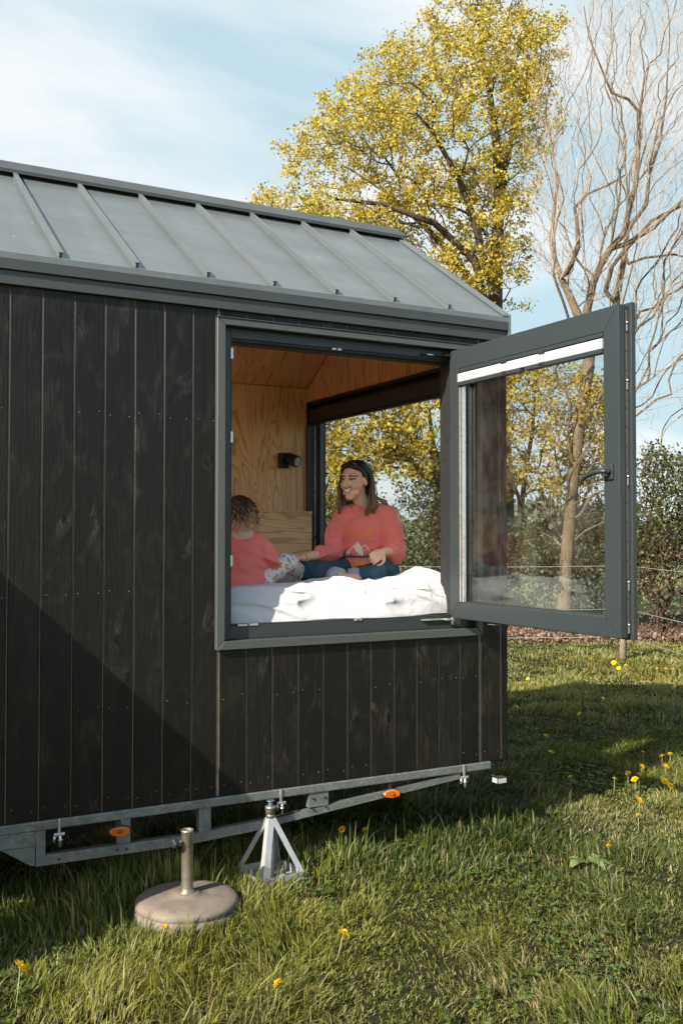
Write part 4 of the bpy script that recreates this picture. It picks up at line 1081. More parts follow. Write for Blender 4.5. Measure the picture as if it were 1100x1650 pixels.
for i in range(520):
    ph = rh.uniform(0, 6.283); 
    if math.cos(ph) > .55 : continue
    th = rh.uniform(.15, 1.65); d = (gf*math.cos(ph)+gs*math.sin(ph)); o_ = gC+gu*.02-gf*.012
    st = o_+Vector(d)*.080*math.sin(th)+gu*.082*math.cos(th); Ln = rh.uniform(.06, .125)*(1.15 if th > 1 else .8); rc = rh.uniform(.007, .017); tn = rh.uniform(1.5, 3.2); p0 = rh.uniform(0, 6.28)
    out = Vector(d); P = []; Q = []
    side_ = out.cross(Vector((0, 0, 1)))
    for s_ in np.linspace(0, 1, 15):
        base_ = st+out*(.012*math.sin(s_*2.4)+.010)+Vector((0, 0, -Ln*s_*(.4+.6*s_)))+out*(.014*s_)
        a_ = p0+tn*6.283*s_; r2_ = rc*(.3+.7*s_)
        P.append(base_+side_*math.cos(a_)*r2_+out*math.sin(a_)*r2_); Q.append(.0034*(1-.6*s_))
    mb.tube(P, Q, 5, 0, True, True)
mb.build('hair', hair_mat('curly_light_brown_hair', (.035, .018, .010), (.66, .43, .23), G(388, 862, 0).z, G(388, 800, 0).z), go, True)

# ================================================================== THINGS ON THE GRASS
# parasol base
PBX, PBY = 1.545, -.315
pb = thing('parasol_base', (PBX, PBY, 0), 'round concrete parasol base with a short steel tube standing in the grass', 'parasol base')
k = NT('weathered_concrete'); p = k.obj(); n1 = k.noise(p, 9, 6, .65); n2 = k.noise(p, 150, 3, .7)
c = k.ramp(n1, [(.3, (0.1134, 0.0941, 0.0756)), (.7, (0.1806, 0.1529, 0.1243))]); c = k.mix(k.ramp(n2, [(.52, 0), (.70, .6)]), c, (.05, .042, .034)); st_ = k.noise(p, 3.5, 6, .7, .6); c = k.mix(k.ramp(st_, [(.50, 0), (.66, .6)]), c, (.06, .052, .04)); pit = k.voro(p, 120); k.bump(k.math('ADD', n2, k.ramp(pit, [(.0, 0), (.22, .5)])), .5, .003)
M['concrete'] = k.base(c, .85, 0, .25)
mb = MB(); mb.lathe([(.20, -.03), (.232, .0), (.236, .045), (.234, .068), (.2285, .071), (.2285, .075), (.234, .080), (.230, .098), (.215, .110), (.18, .1165), (.10, .122), (.058, .124), (.054, .130), (.030, .131)], 72, (PBX, PBY, 0)); mb.build('weight', M['concrete'], pb)
M['oldsteel'] = simple('dull_steel', (.25, .225, .185), .38, .75, .25, 22)
mb = MB(); zt_ = .408
mb.lathe([(.036, .128), (.036, .134), (.027, .138), (.0262, .15), (.0262, zt_-.045), (.0270, zt_-.044), (.0270, zt_-.012), (.0285, zt_-.010), (.0285, zt_), (.0225, zt_), (.0225, zt_-.06)], 36, (PBX, PBY, 0)); mb.build('tube', M['oldsteel'], pb)
mb = MB(); kd_ = Vector((-.95, -.30, -.05)).normalized(); a_ = Vector((PBX, PBY, zt_-.045))
mb.tube([a_+kd_*.024, a_+kd_*.056], .0055, 10, 1); mb.tube([a_+kd_*.052, a_+kd_*.056, a_+kd_*.078, a_+kd_*.082], [.012, .021, .021, .015], 8, 0, False)
mb.build('clamp_knob', [M['black'], M['screw']], pb)

# jack stand
k = NT('zinc_plated_steel'); p = k.obj(); n1 = k.noise(p, 14, 5, .6); k.bump(k.noise(p, 60, 3, .6), .12, .003)
M['zinc'] = k.base(k.ramp(n1, [(.3, (0.34, 0.3536, 0.3536)), (.7, (0.4896, 0.4964, 0.4896))]), k.ramp(n1, [(.3, .5), (.7, .36)]), .55, .5)
M['bluesteel'] = simple('blue_threaded_rod', (.10, .17, .21), .4, .6, .2, 40)
ap = np.array([2.087, -.022]); ang = R(9); hs_ = .128
js = thing('jack_stand', (ap[0], ap[1], 0), 'galvanised pyramid jack stand with four legs propping the trailer rail', 'jack stand')
ex_, ey_ = np.array([math.cos(ang), math.sin(ang)]), np.array([-math.sin(ang), math.cos(ang)])
def jc(a, b): q = ap+ex_*a*hs_+ey_*b*hs_; return Vector((q[0], q[1], 0))
def angle_iron(mb, A, B, w, th, na, nb):
    """L profile from A to B; flanges run along na and nb"""
    d = (B-A).normalized()
    for n in (na, nb):
        n = (n-d*n.dot(d)).normalized(); o = d.cross(n).normalized()
        vs = [A, A+n*w, A+n*w+o*th, A+o*th, B, B+n*w, B+n*w+o*th, B+o*th]
        q = [mb.bm.verts.new(v) for v in vs]
        for f in ((0, 1, 2, 3), (7, 6, 5, 4), (0, 4, 5, 1), (1, 5, 6, 2), (2, 6, 7, 3), (3, 7, 4, 0)): mb.bm.faces.new([q[i] for i in f])
for a, b in ((-1, -1), (1, -1), (1, 1), (-1, 1)):
    B0 = jc(a, b)+Vector((0, 0, .035)); T0 = jc(a*.13, b*.13)+Vector((0, 0, .318))
    mb = MB(); angle_iron(mb, B0, T0, .029, .003, Vector((*(-a*ex_), 0)), Vector((*(-b*ey_), 0))); mb.build('leg', M['zinc'], js)
mb = MB()
for (p_, q_) in (((-1, -1), (1, -1)), ((1, -1), (1, 1)), ((1, 1), (-1, 1)), ((-1, 1), (-1, -1))):
    A, B = jc(*p_), jc(*q_); mb.bar(A+Vector((0, 0, .040)), B+Vector((0, 0, .040)), .005, .042, 0)
mb.build('base_frame', M['zinc'], js)
mb = MB(); c_ = jc(0, 0); s_ = jc(0, 0)
mb.prism([tuple(jc(a, b)[:2]) for a, b in ((-.97, -.97), (.97, -.97), (.97, .97), (-.97, .97))], .020, .0235, 'z'); mb.build('base_plate', M['zinc'], js)
mb = MB(); mb.lathe([(.017, .024), (.017, .335)], 24, (ap[0], ap[1], 0)); mb.build('inner_tube', M['zinc'], js)
mb = MB(); mb.lathe([(.026, .3352), (.0265, .357), (.0265, .358), (.030, .3585), (.030, .374), (.022, .376)], 6, (ap[0], ap[1], 0)); mb.lathe([(.022, .318), (.022, .336)], 20, (ap[0], ap[1], 0)); mb.build('adjusting_nut', M['oldsteel'], js)
mb = MB()
pr = [(.0125, .3763)]
for q in range(5): pr += [(.0125, .377+q*.0040), (.0108, .379+q*.0040)]
pr += [(.0125, .3975), (.020, .398), (.020, .4015)]
mb.lathe(pr, 18, (ap[0], ap[1], 0)); mb.build('screw_rod', M['bluesteel'], js)

# ================================================================== VEGETATION
def frustum_polys(P, n=5):
    pass
def tubes_from_tree(pos, parent, rad, sides=5, lo=0, hi=9):
    """polylines of a parent-linked node tree -> one tube mesh (vertices, quads)"""
    N = len(pos); kids = [[] for _ in range(N)]
    for i in range(N):
        if parent[i] >= 0: kids[parent[i]].append(i)
    V, Q = [], []; off = 0
    starts = [(i, None) for i in range(N) if parent[i] < 0]
    while starts:
        i, pre = starts.pop(); line = [] if pre is None else [pre]
        rline = [] if pre is None else [rad[i]]
        j = i
        while True:
            line.append(j); rline.append(rad[j])
            if not kids[j]: break
            ks = sorted(kids[j], key=lambda q: -rad[q])
            for q in ks[1:]: starts.append((q, j))
            j = ks[0]
        if len(line) < 2: continue
        P = pos[line]; r_ = np.array(rline)
        if not (lo <= r_[min(1, len(r_)-1)] < hi): continue
        if pre is not None: r_[0] = r_[1] if len(r_) > 1 else r_[0]
        T = np.gradient(P, axis=0); T /= np.linalg.norm(T, axis=1)[:, None]+1e-9
        ref = np.array([.31, .52, .79]) if abs(T[0] @ np.array([.31, .52, .79])) < .9 else np.array([1., 0, 0])
        X = np.cross(T, ref); X /= np.linalg.norm(X, axis=1)[:, None]+1e-9; Y = np.cross(T, X)
        k = sides if r_[0] > .012 else 3
        if r_[0] > .06: k = sides*2
        an = np.arange(k)*2*math.pi/k
        ringv = P[:, None]+(X[:, None]*np.cos(an)[None, :, None]+Y[:, None]*np.sin(an)[None, :, None])*r_[:, None, None]
        V.append(ringv.reshape(-1, 3)); m = len(P)
        a = (np.arange(m-1)[:, None]*k+np.arange(k)[None]).ravel(); b = (np.arange(m-1)[:, None]*k+(np.arange(k)+1)[None] % k).ravel()
        Q.append(np.c_[a, b, b+k, a+k]+off); off += m*k
    return np.concatenate(V), np.concatenate(Q)
def grow(stems, targets, bf=.35, kr=.0042, pw=2.35, mid=1, wob=.06, droop=0, up=0):
    """stems: list of (points, parent_stem, parent_index) or arrays; joins every target to the growing tree"""
    pos = []; par = []
    for st in stems:
        pts, link_ = st
        prev = link_
        for p in pts: pos.append(np.array(p, float)); par.append(prev); prev = len(pos)-1
    ns = len(pos)
    pl = np.zeros(ns)
    for i in range(ns):
        if par[i] >= 0: pl[i] = pl[par[i]]+np.linalg.norm(pos[i]-pos[par[i]])
    T = np.asarray(targets); n = len(T); S = np.array(pos)
    d = np.linalg.norm(T[:, None]-S[None], axis=2); cst = d+bf*pl[None]
    best = cst.argmin(1); bc = cst[np.arange(n), best]; bd = d[np.arange(n), best]
    done = np.zeros(n, bool)
    for _ in range(n):
        i = np.where(done, 1e9, bc).argmin(); done[i] = True
        b = best[i]; p0 = pos[b]; p1 = T[i]; dist = bd[i]; base = pl[b]
        k = max(1, min(5, int(dist/.18)))
        prev = b
        gd = pos[b]-pos[par[b]] if par[b] >= 0 else np.array([0, 0, 1.])
        gd = gd/(np.linalg.norm(gd)+1e-9)
        for q in range(1, k+1):
            s = q/k
            c = p0+gd*dist*.35+np.array([0, 0, up*dist])
            pt = (1-s)**2*p0+2*s*(1-s)*c+s*s*p1
            if q < k: pt = pt+rng.normal(0, wob*dist/k, 3)
            pos.append(pt); par.append(prev); prev = len(pos)-1
            pl = np.append(pl, base+dist*s)
        dn = np.linalg.norm(T-p1, axis=1); cn = dn+bf*pl[prev]
        up_ = (cn < bc) & ~done; bc[up_] = cn[up_]; best[up_] = prev; bd[up_] = dn[up_]
    pos = np.array(pos); par = np.array(par); N = len(pos)
    acc = np.zeros(N); ch = np.bincount(par[par >= 0], minlength=N)
    for i in range(N-1, -1, -1):
        pass
    order = np.argsort(-np.array([0]*N))
    # children always come after their parent
    for i in range(N-1, -1, -1):
        if acc[i] == 0: acc[i] = kr**pw
        if par[i] >= 0: acc[par[i]] += acc[i] if ch[par[i]] > 1 or True else 0
    rad = acc**(1/pw)
    return pos, par, rad, ns
def in_poly(px, py, poly):
    ins = np.zeros(len(px), bool); n = len(poly)
    for i in range(n):
        x0, y0 = poly[i]; x1, y1 = poly[(i+1) % n]
        c = ((y0 > py) != (y1 > py)) & (px < (x1-x0)*(py-y0)/(y1-y0+1e-12)+x0); ins ^= c
    return ins
def crown_points(poly, d0, thick, n, gapscale=.5, gap=-.15, seed=0, rnd=None, jit=5):
    """points filling a crown whose front outline is poly (photo pixels at distance d0)"""
    g = rnd or np.random.default_rng(seed); P = np.array(poly); lo, hi = P.min(0), P.max(0); out = []
    cx = P.mean(0)
    while len(out) < n:
        px = g.uniform(lo[0], hi[0], 4000); py = g.uniform(lo[1], hi[1], 4000); k = in_poly(px, py, poly)
        px, py = px[k]+g.normal(0, jit, k.sum()), py[k]+g.normal(0, jit, k.sum())
        e = np.clip(1-(((px-cx[0])/(hi[0]-lo[0])*2)**2+((py-cx[1])/(hi[1]-lo[1])*2)**2)*.75, .12, 1)
        dd = d0+g.uniform(-1, 1, len(px))*thick*np.sqrt(e)
        q = C0[None]+(FW[None]+RT[None]*((px-550)/F)[:, None]+UP[None]*((825-py)/F)[:, None])*dd[:, None]
        keep = vnoise(q, 1/gapscale, seed+3) > gap+g.uniform(-.12, .12, len(q))
        out += list(q[keep])
    return np.array(out[:n])
def leaf_mesh(centres, per, spread, size, seed=0, up=.25, aspect=.75):
    """many small folded leaves round the given points (two triangles each)"""
    g = np.random.default_rng(seed); n = len(centres)*per
    C = np.repeat(centres, per, 0)+g.normal(0, 1, (n, 3))*np.array([spread, spread, spread*.85])
    a = g.normal(0, 1, (n, 3)); a[:, 2] += up; a /= np.linalg.norm(a, axis=1)[:, None]
    b = np.cross(a, g.normal(0, 1, (n, 3))); b /= np.linalg.norm(b, axis=1)[:, None]; nn = np.cross(a, b)
    s = size*g.uniform(.55, 1.25, n)[:, None]
    p0 = C-a*s*.5; p2 = C+a*s*.5; p1 = C+b*s*aspect*.5+nn*s*.16+a*s*.05; p3 = C-b*s*aspect*.5+nn*s*.16+a*s*.05
    V = np.stack([p0, p1, p2, p3], 1).reshape(-1, 3); i = np.arange(n)*4
    Fc = np.concatenate([np.c_[i, i+1, i+2], np.c_[i, i+2, i+3]])
    return V, Fc
def tree(name, label, cat, stems, targets, bark, leafmat=None, per=14, spread=.09, size=.085, kr=.0045, bf=.35, group=None, seed=0, sides=6, leaf_pts=None, wob=.06, tr=None, crown_name='crown', up=0, minr=0, twigmat=None):
    pos, par, rad, ns = grow(stems, targets, bf, kr, wob=wob, up=up)
    if tr is not None:                       # keep traced trunk radii
        m = np.array(tr); rad[:ns] = np.maximum(rad[:ns]*.3, m)
    if minr: rad = np.maximum(rad, minr)
    base = pos[0].copy(); base[2] = 0
    root = thing(name, tuple(base), label, cat, group)
    if twigmat is not None:
        V, Q = tubes_from_tree(pos, par, rad, 4, hi=.0105); link('twigs', np_mesh('twigs', V-base, Q, True), root, True, twigmat)
    V, Q = tubes_from_tree(pos, par, rad, sides, lo=.0105 if twigmat is not None else 0)
    o = link('trunk', np_mesh('trunk', V-base, Q, True), root, True, bark)
    if leafmat is not None:
        ch = np.bincount(par[par >= 0], minlength=len(pos)); tips = pos[(ch == 0)] if leaf_pts is None else leaf_pts
        V, Fc = leaf_mesh(tips, per, spread, size, seed)
        link(crown_name, np_mesh(crown_name, V-base, Fc), root, True, leafmat)
    return root, pos, rad

M['bark_dark'] = mat_bark('brown_bark', (0.0235, 0.0185, 0.0126), (0.0798, 0.063, 0.0437))
M['bark_pale'] = mat_bark('pale_bark', (0.048, 0.036, 0.024), (0.168, 0.124, 0.08))
M['twig'] = mat_bark('hedge_twigs', (0.0252, 0.0185, 0.0126), (0.084, 0.0605, 0.042))
M['twig_pale'] = mat_bark('pale_twigs', (.20, .165, .135), (.42, .345, .28))
M['leaf_y'] = mat_leaf('yellow_spring_leaves', [(.15, (0.2817, 0.2138, 0.0207)), (.45, (0.4382, 0.3443, 0.0382)), (.7, (0.5216, 0.4278, 0.0663)), (.95, (0.3756, 0.3338, 0.0663))], .5)
M['leaf_y2'] = mat_leaf('olive_yellow_leaves', [(.1, (0.2053, 0.1515, 0.0126)), (.5, (0.3911, 0.2885, 0.0252)), (.9, (0.4596, 0.3618, 0.0441))], .5)
M['leaf_g'] = mat_leaf('hedge_leaves', [(.1, (0.016, 0.032, 0.0072)), (.5, (0.036, 0.06, 0.0128)), (.9, (0.08, 0.096, 0.024))], .35)
M['leaf_g2'] = mat_leaf('sparse_green_leaves', [(.1, (0.0273, 0.039, 0.0094)), (.6, (0.0663, 0.078, 0.0187)), (.95, (0.1404, 0.1287, 0.0312))], .4)
M['leaf_b'] = mat_leaf('dry_brown_leaves', [(.1, (0.0686, 0.0396, 0.0238)), (.5, (0.1426, 0.0924, 0.0607)), (.9, (0.2112, 0.1531, 0.1056))], .15)

def line3(pts, d, z_first=None):
    """pixel polyline (px, py[, extra depth]) -> points at distance d"""
    return [at(p[0], p[1], d+(p[2] if len(p) > 2 else 0)) for p in pts]
# big leafy tree behind the house
D1 = 20.0
polyA = [(398, 318), (432, 322), (470, 300), (452, 272), (470, 268), (492, 180), (500, 195), (528, 205), (538, 150), (560, 165), (580, 140), (586, 88), (604, 100), (640, 58), (660, 80), (692, 70), (702, -10), (716, 20), (760, -30), (800, -60), (850, -25), (846, 20), (868, 35), (895, 30), (880, 70), (893, 100), (884, 160), (898, 185), (870, 235), (846, 262), (866, 298), (836, 320), (822, 372), (842, 400), (832, 488), (800, 520), (760, 500), (700, 440), (620, 400), (520, 385), (430, 350)]
g1 = np.random.default_rng(101)
stA = line3([(812, 880), (808, 760), (800, 640), (797, 560), (797, 480), (800, 400), (803, 320), (800, 240), (790, 160, .3), (778, 90, .4), (770, 20, .4)], D1)
stA[0][2] = 0
rA = [.26, .22, .19, .17, .15, .13, .11, .085, .06, .04, .02]
st2 = line3([(780, 420, -.3), (762, 350, -.5), (735, 280, -.8), (700, 220, -1.0), (660, 170, -1.2)], D1)
st3 = line3([(770, 470, .4), (735, 420, .7), (680, 360, 1.0), (620, 310, 1.1), (560, 270, 1.0)], D1)
st4 = line3([(765, 420, -.9), (700, 360, -1.3), (620, 330, -1.5), (540, 320, -1.4)], D1)
st5 = line3([(815, 260, .3), (830, 190, .5), (842, 110, .5)], D1)
stems = [(stA, -1), (st2, 4), (st3, 3), (st4, 3), (st5, 6)]
trA = rA+[.085, .07, .055, .04, .022]+[.09, .075, .06, .045, .025]+[.08, .06, .045, .025]+[.06, .045, .02]
ptsA = crown_points(polyA, D1, 2.1, 3400, .62, -.14, 5, jit=13)
tree('leafy_tree', 'tall spring tree in bright yellow leaf rising behind the roof', 'tree', stems, ptsA, M['bark_dark'], M['leaf_y'], 44, .082, .066, .0046, .30, None, 11, tr=trA)
# lower yellow-leaved trees seen through the windows
polyB = [(470, 600), (520, 560), (600, 590), (720, 560), (745, 640), (735, 720), (715, 790), (690, 760), (640, 790), (600, 770), (560, 780), (520, 830), (490, 800), (470, 700)]
D2 = 18.2
stB = line3([(702, 985), (704, 930), (702, 870), (710, 800), (700, 730), (690, 660)], D2); stB[0][2] = 0
stB2 = line3([(690, 770, -.3), (650, 730, -.6), (600, 710, -.8), (550, 700, -.8)], D2); stB3 = line3([(680, 720, .3), (630, 680, .8), (570, 660, .9)], D2)
ptsB = crown_points(polyB, D2, 1.6, 1250, .55, -.18, 25)
tree('leafy_tree', 'low yellow-leaved tree filling the view through the end window', 'tree', [(stB, -1), (stB2, 3), (stB3, 4)], ptsB, M['bark_dark'], M['leaf_y2'], 34, .088, .076, .0045, .30, None, 12, tr=[.20, .17, .15, .12, .08, .04, .06, .05, .04, .02, .05, .04, .02])
polyC = [(740, 620), (800, 560), (860, 585), (880, 555), (930, 590), (985, 630), (1000, 690), (985, 760), (960, 790), (900, 800), (850, 790), (800, 800), (745, 760)]
stC = line3([(828, 960), (832, 900), (838, 830), (846, 760), (858, 690), (862, 630)], D2); stC[0][2] = 0
ptsC = crown_points(polyC, D2+.2, 1.3, 1150, .45, -.12, 35)
tree('leafy_tree', 'thin yellow-leaved tree behind the open window glass', 'tree', [(stC, -1)], ptsC, M['bark_dark'], M['leaf_y2'], 30, .082, .070, .0042, .30, None, 13, tr=[.07, .06, .05, .045, .035, .02])

# the bare tree
D3 = 17.6
T0 = line3([(906, 985), (912, 900), (917, 840), (923, 770), (931, 700), (938, 650), (946, 600), (950, 560)], D3); T0[0][2] = 0; r0 = [.17, .135, .125, .12, .118, .118, .125, .115]
Lf = line3([(936, 520, .1), (926, 498, .2), (914, 470, .3), (903, 447, .4), (893, 415, .5), (887, 390, .6), (892, 340, .8), (898, 290, .9), (890, 240, .9), (880, 190, 1.0), (878, 140, 1.0)], D3)
Lf2 = line3([(912, 440, .1), (920, 425, .0), (931, 398, -.2), (929, 360, -.3), (925, 335, -.3), (945, 312, -.4), (975, 300, -.5), (1010, 280, -.5)], D3)
Rt = line3([(945, 500, -.1), (955, 455, -.2), (968, 425, -.3), (982, 402, -.4), (1005, 375, -.5), (1012, 340, -.6), (1024, 295, -.6), (1028, 230, -.6), (1028, 180, -.7), (1012, 160, -.8), (985, 150, -.9), (970, 115, -1), (948, 60, -1), (940, 10, -1)], D3)
Rt2 = line3([(1010, 392, -.4), (1050, 368, -.3), (1085, 335, -.2), (1120, 300, 0), (1170, 250, 0)], D3)
S2 = line3([(975, 530, .5), (992, 490, .6), (998, 450, .7), (1006, 410, .8), (1010, 370, .8), (1040, 330, .8), (1045, 280, .8), (1062, 230, .8), (1072, 160, .7), (1076, 90, .6)], D3)
S3 = line3([(975, 470, .3), (985, 430, .2), (1000, 410, .1), (1050, 355, .1), (1100, 330, .3), (1160, 320, .4)], D3)
S4 = line3([(1012, 425, .7), (1040, 415, .6), (1085, 410, .6), (1150, 425, .6)], D3)
S5 = line3([(1030, 180, -.6), (1038, 120, -.5), (1030, 60, -.4), (1015, 0, -.4)], D3)
S6 = line3([(1045, 270, -.6), (1060, 200, -.5), (1085, 150, -.4), (1110, 100, -.3)], D3)
stems = [(T0, -1), (Lf, 7), (Lf2, 8+3), (Rt, 7), (Rt2, 8+11+8+3), (S2, 7), (S3, 8+11+8+14+5+1), (S4, 8+11+8+14+5+3), (S5, 8+11+8+7), (S6, 8+11+8+6)]
trR = r0+[.115, .10, .085, .075, .055, .05, .042, .035, .025, .018, .010]+[.065, .06, .052, .045, .04, .035, .028, .015]+[.10, .085, .08, .078, .07, .062, .055, .048, .04, .034, .028, .022, .015, .008]+[.055, .05, .04, .03, .015]+[.10, .085, .08, .07, .06, .05, .042, .035, .025, .012]+[.06, .055, .052, .045, .035, .02]+[.04, .034, .026, .012]+[.03, .022, .016, .008]+[.03, .022, .016, .008]
polyD = [(835, 250), (860, 120), (900, 60), (960, -40), (1100, -70), (1230, 60), (1260, 300), (1200, 470), (1110, 520), (1000, 500), (930, 480), (850, 420)]
trR = [q*.76 if i_ > 7 else q*.86 for i_, q in enumerate(trR)]
ptsD = crown_points(polyD, D3, 2.4, 8600, .6, -.6, 45)
# thin drooping twigs hanging on the right side
gtw = np.random.default_rng(77); drp = []
for q in range(150):
    px, py, dz = gtw.uniform(985, 1230), gtw.uniform(395, 600), gtw.uniform(-1.8, 1.8)
    for s in range(1, gtw.integers(5, 11)): drp.append(at(px+gtw.normal(0, 5), py+s*gtw.uniform(13, 18), D3+dz+gtw.normal(0, .06)))
lowt = crown_points([(850, 590), (930, 560), (990, 600), (1000, 850), (850, 850), (800, 720)], D3, 1.0, 420, .6, -.6, 55)
tree('bare_tree', 'tall bare tree with pale forking limbs and fine drooping twigs beside the leafy one', 'tree', stems, np.concatenate([ptsD, np.array(drp), lowt]), M['bark_pale'], None, kr=.0023, bf=.62, seed=14, tr=trR, wob=.035, minr=.0026, up=.08, twigmat=M['twig_pale'])

# hedgerow shrubs: many-stemmed, twiggy, half in leaf
def shrub(label, x0, x1, ytop, d, thick, n, leafm, per, dens, size=.07, seed=0, gap=-.35, ybot=985, stemn=6, group='shrubs along the hedgerow', name='hedgerow_shrub', twig='twig', leaf_low=0.0):
    g = np.random.default_rng(seed); xc = (x0+x1)/2; w_ = (x1-x0)/2
    poly = [(xc+w_*math.cos(a)*(1+.16*g.normal()), ybot-(ybot-ytop)*(.5-.5*math.sin(a)*(1+.10*g.normal()))*1.0) for a in np.linspace(0, 6.28, 22)[:-1]]
    poly = [(x, min(y, ybot-6)) for x, y in poly]
    T = crown_points([(x, ybot-(y-ytop)) if False else (x, y) for x, y in poly], d, thick, n, .42, gap, seed)
    T[:, 2] = np.maximum(T[:, 2], .06)
    st = []
    for q in range(stemn):
        b = ground(xc+w_*g.uniform(-.55, .55), d+g.uniform(-.5, .5)*thick); tp = b+np.array([g.normal(0, .2), g.normal(0, .2), .5]); st.append(([b, (b+tp)/2+g.normal(0, .03, 3), tp], -1))
    lp = T[g.random(n) < dens]; lp = lp[lp[:, 2] > leaf_low]
    return tree(name, label, 'shrub', st, T, M[twig], M[leafm], per, .11, size, .0042, .25, group, seed+2, 5, leaf_pts=lp, crown_name='foliage', wob=.10, minr=.0042)
shrub('dense green hedge shrub beside the window edge at the right of the picture', 1010, 1130, 705, 17.5, 1.1, 1500, 'leaf_g2', 5, .6, .070, 201, leaf_low=1.1)
shrub('green hedge shrub running out of the picture past the bare tree', 1100, 1260, 730, 18.2, 1.2, 1100, 'leaf_g2', 5, .6, .070, 202, leaf_low=1.0)
shrub('dark green shrub directly behind the open sash, right of the bare trunk', 925, 1050, 800, 18.6, 1.0, 750, 'leaf_g', 7, .6, .075, 203)
shrub('small rounded green shrub seen low through the glass near the house corner', 800, 880, 835, 17.9, .8, 520, 'leaf_g', 8, .65, .075, 204)
shrub('reddish leafless shrub at the foot of the bare tree', 865, 940, 858, 18.3, .7, 420, 'leaf_b', 6, .35, .05, 205)
shrub('twiggy thin-leaved shrub between the woman and the window edge', 630, 735, 770, 17.2, 1.0, 760, 'leaf_g2', 7, .5, .065, 206, ybot=960)
shrub('sparse half-bare shrub behind the woman\'s head', 500, 640, 790, 18.0, 1.0, 620, 'leaf_g2', 7, .55, .065, 207, ybot=960)
shrub('low bare shrub between two thin trunks behind the glass', 735, 825, 800, 19.0, .9, 480, 'leaf_g2', 6, .5, .065, 208)
shrub('tall twiggy shrub rising behind the bare trunk', 850, 1000, 715, 19.4, 1.0, 620, 'leaf_g2', 6, .4, .07, 209)
# tangle of brown stems and brambles under the hedge (right)
gb = np.random.default_rng(5); pos = []; st = []
for q in range(60):
    b = ground(gb.uniform(1005, 1190), gb.uniform(16.3, 17.4)); st.append(([b, b+np.array([gb.normal(0, .1), gb.normal(0, .1), .25])], -1))
T = crown_points([(1005, 860), (1190, 850), (1190, 1005), (1005, 1010)], 16.9, .6, 850, .5, -.6, 301); T[:, 2] = np.maximum(T[:, 2], .05)
tree('bramble_thicket', 'tangled brown bramble stems under the hedge behind the wire', 'shrub', st, T, M['twig'], M['leaf_b'], 5, .10, .05, .004, .2, None, 302, 4, leaf_pts=T[::3], crown_name='dry_leaves', wob=.18, minr=.005)

# ---- far wood and field hedge
def scatter_wood(name, label, x0, x1, d, h, n, seed, size=.9):
    g = np.random.default_rng(seed); px = g.uniform(x0, x1, n)
    prof = h*(.62+.38*vnoise(np.c_[px/55., px*0], 1.0, seed)+.18*vnoise(np.c_[px/14., px*0], 1.0, seed+1))
    dd = d*(1+g.uniform(-.04, .04, n)); z = prof*np.sqrt(g.uniform(0, 1, n))
    P = np.array([at(a, 865, b) for a, b in zip(px, dd)]); P[:, 2] = z
    V, Fc = leaf_mesh(P, 4, size*.6, size, seed, .1, .9)
    o = link(name, np_mesh(name, V, Fc), None, True, M['leaf_w']); tag(o, label, 'wood', None, 'stuff')
M['leaf_w'] = mat_leaf('far_wood_leaves', [(.1, (.045, .06, .04)), (.5, (.085, .10, .06)), (.9, (.14, .145, .09))], .2, .8)
scatter_wood('far_wood', 'hazy far-off wood along the horizon beyond the field', -900, 2300, 150, 6.0, 5200, 401, 1.5)
scatter_wood('field_hedge', 'low distant field hedge across the pasture', -600, 2000, 62, 2.1, 3600, 402, .5)

# ================================================================== GROUND
k = NT('meadow_soil_and_thatch'); p = k.pos(); n1 = k.noise(p, .8, 5, .6); n2 = k.noise(p, 14, 5, .7)
c = k.ramp(n1, [(.3, (0.0115, 0.0139, 0.0042)), (.55, (0.0192, 0.0223, 0.0066)), (.75, (0.0328, 0.0308, 0.0115))]); c = k.mix(k.ramp(n2, [(.4, .75), (.65, 0)]), c, (0.0135, 0.0123, 0.0054))
k.bump(n2, .6, .05); M['soil'] = k.base(c, .95, 0, .1)
k = NT('bare_brown_soil'); p = k.pos(); n1 = k.noise(p, 3, 6, .7); k.bump(n1, .8, .05)
M['dirt'] = k.base(k.ramp(n1, [(.3, (0.096, 0.056, 0.036)), (.7, (0.184, 0.124, 0.084))]), .95, 0, .1)
k = NT('far_pasture'); p = k.pos(); n1 = k.noise(p, .05, 4, .6); n2 = k.noise(p, 3, 4, .7)
c = k.ramp(n1, [(.3, (.10, .125, .040)), (.7, (.145, .155, .058))]); c = k.mix(k.ramp(n2, [(.35, .3), (.65, 0)]), c, (.07, .09, .03)); M['pasture'] = k.base(c, .95, 0, .1)
def sheet(name, pts, z, m, kind='structure', label=None, cat=None):
    bm = bmesh.new(); bm.faces.new([bm.verts.new((p[0], p[1], z)) for p in pts]); bmesh.ops.recalc_face_normals(bm, faces=bm.faces[:])
    if bm.faces[:][0].normal.z < 0: bmesh.ops.reverse_faces(bm, faces=bm.faces[:])
    me = bpy.data.meshes.new(name); bm.to_mesh(me); bm.free(); o = link(name, me, None, True, m); return tag(o, label, cat, None, kind)
sheet('ground', [(-1500, -1500), (1500, -1500), (1500, 1500), (-1500, 1500)], 0, M['soil'], 'structure', 'grassy ground under and around the tiny house', 'ground')
sheet('pasture', [ground(-2500, 22), ground(3600, 22), ground(2600, 600), ground(-1500, 600)], .004, M['pasture'], 'structure', 'light green pasture beyond the hedgerow', 'field')
k = NT('mown_lawn'); p = k.pos(); n1 = k.noise(p, .7, 5, .6); n2 = k.noise(p, 25, 5, .7)
c = k.ramp(n1, [(.3, (.10, .12, .03)), (.7, (.16, .16, .05))]); c = k.mix(k.ramp(n2, [(.4, .5), (.65, 0)]), c, (.07, .08, .025)); k.bump(n2, .5, .04); M['lawn'] = k.base(c, .95, 0, .1)
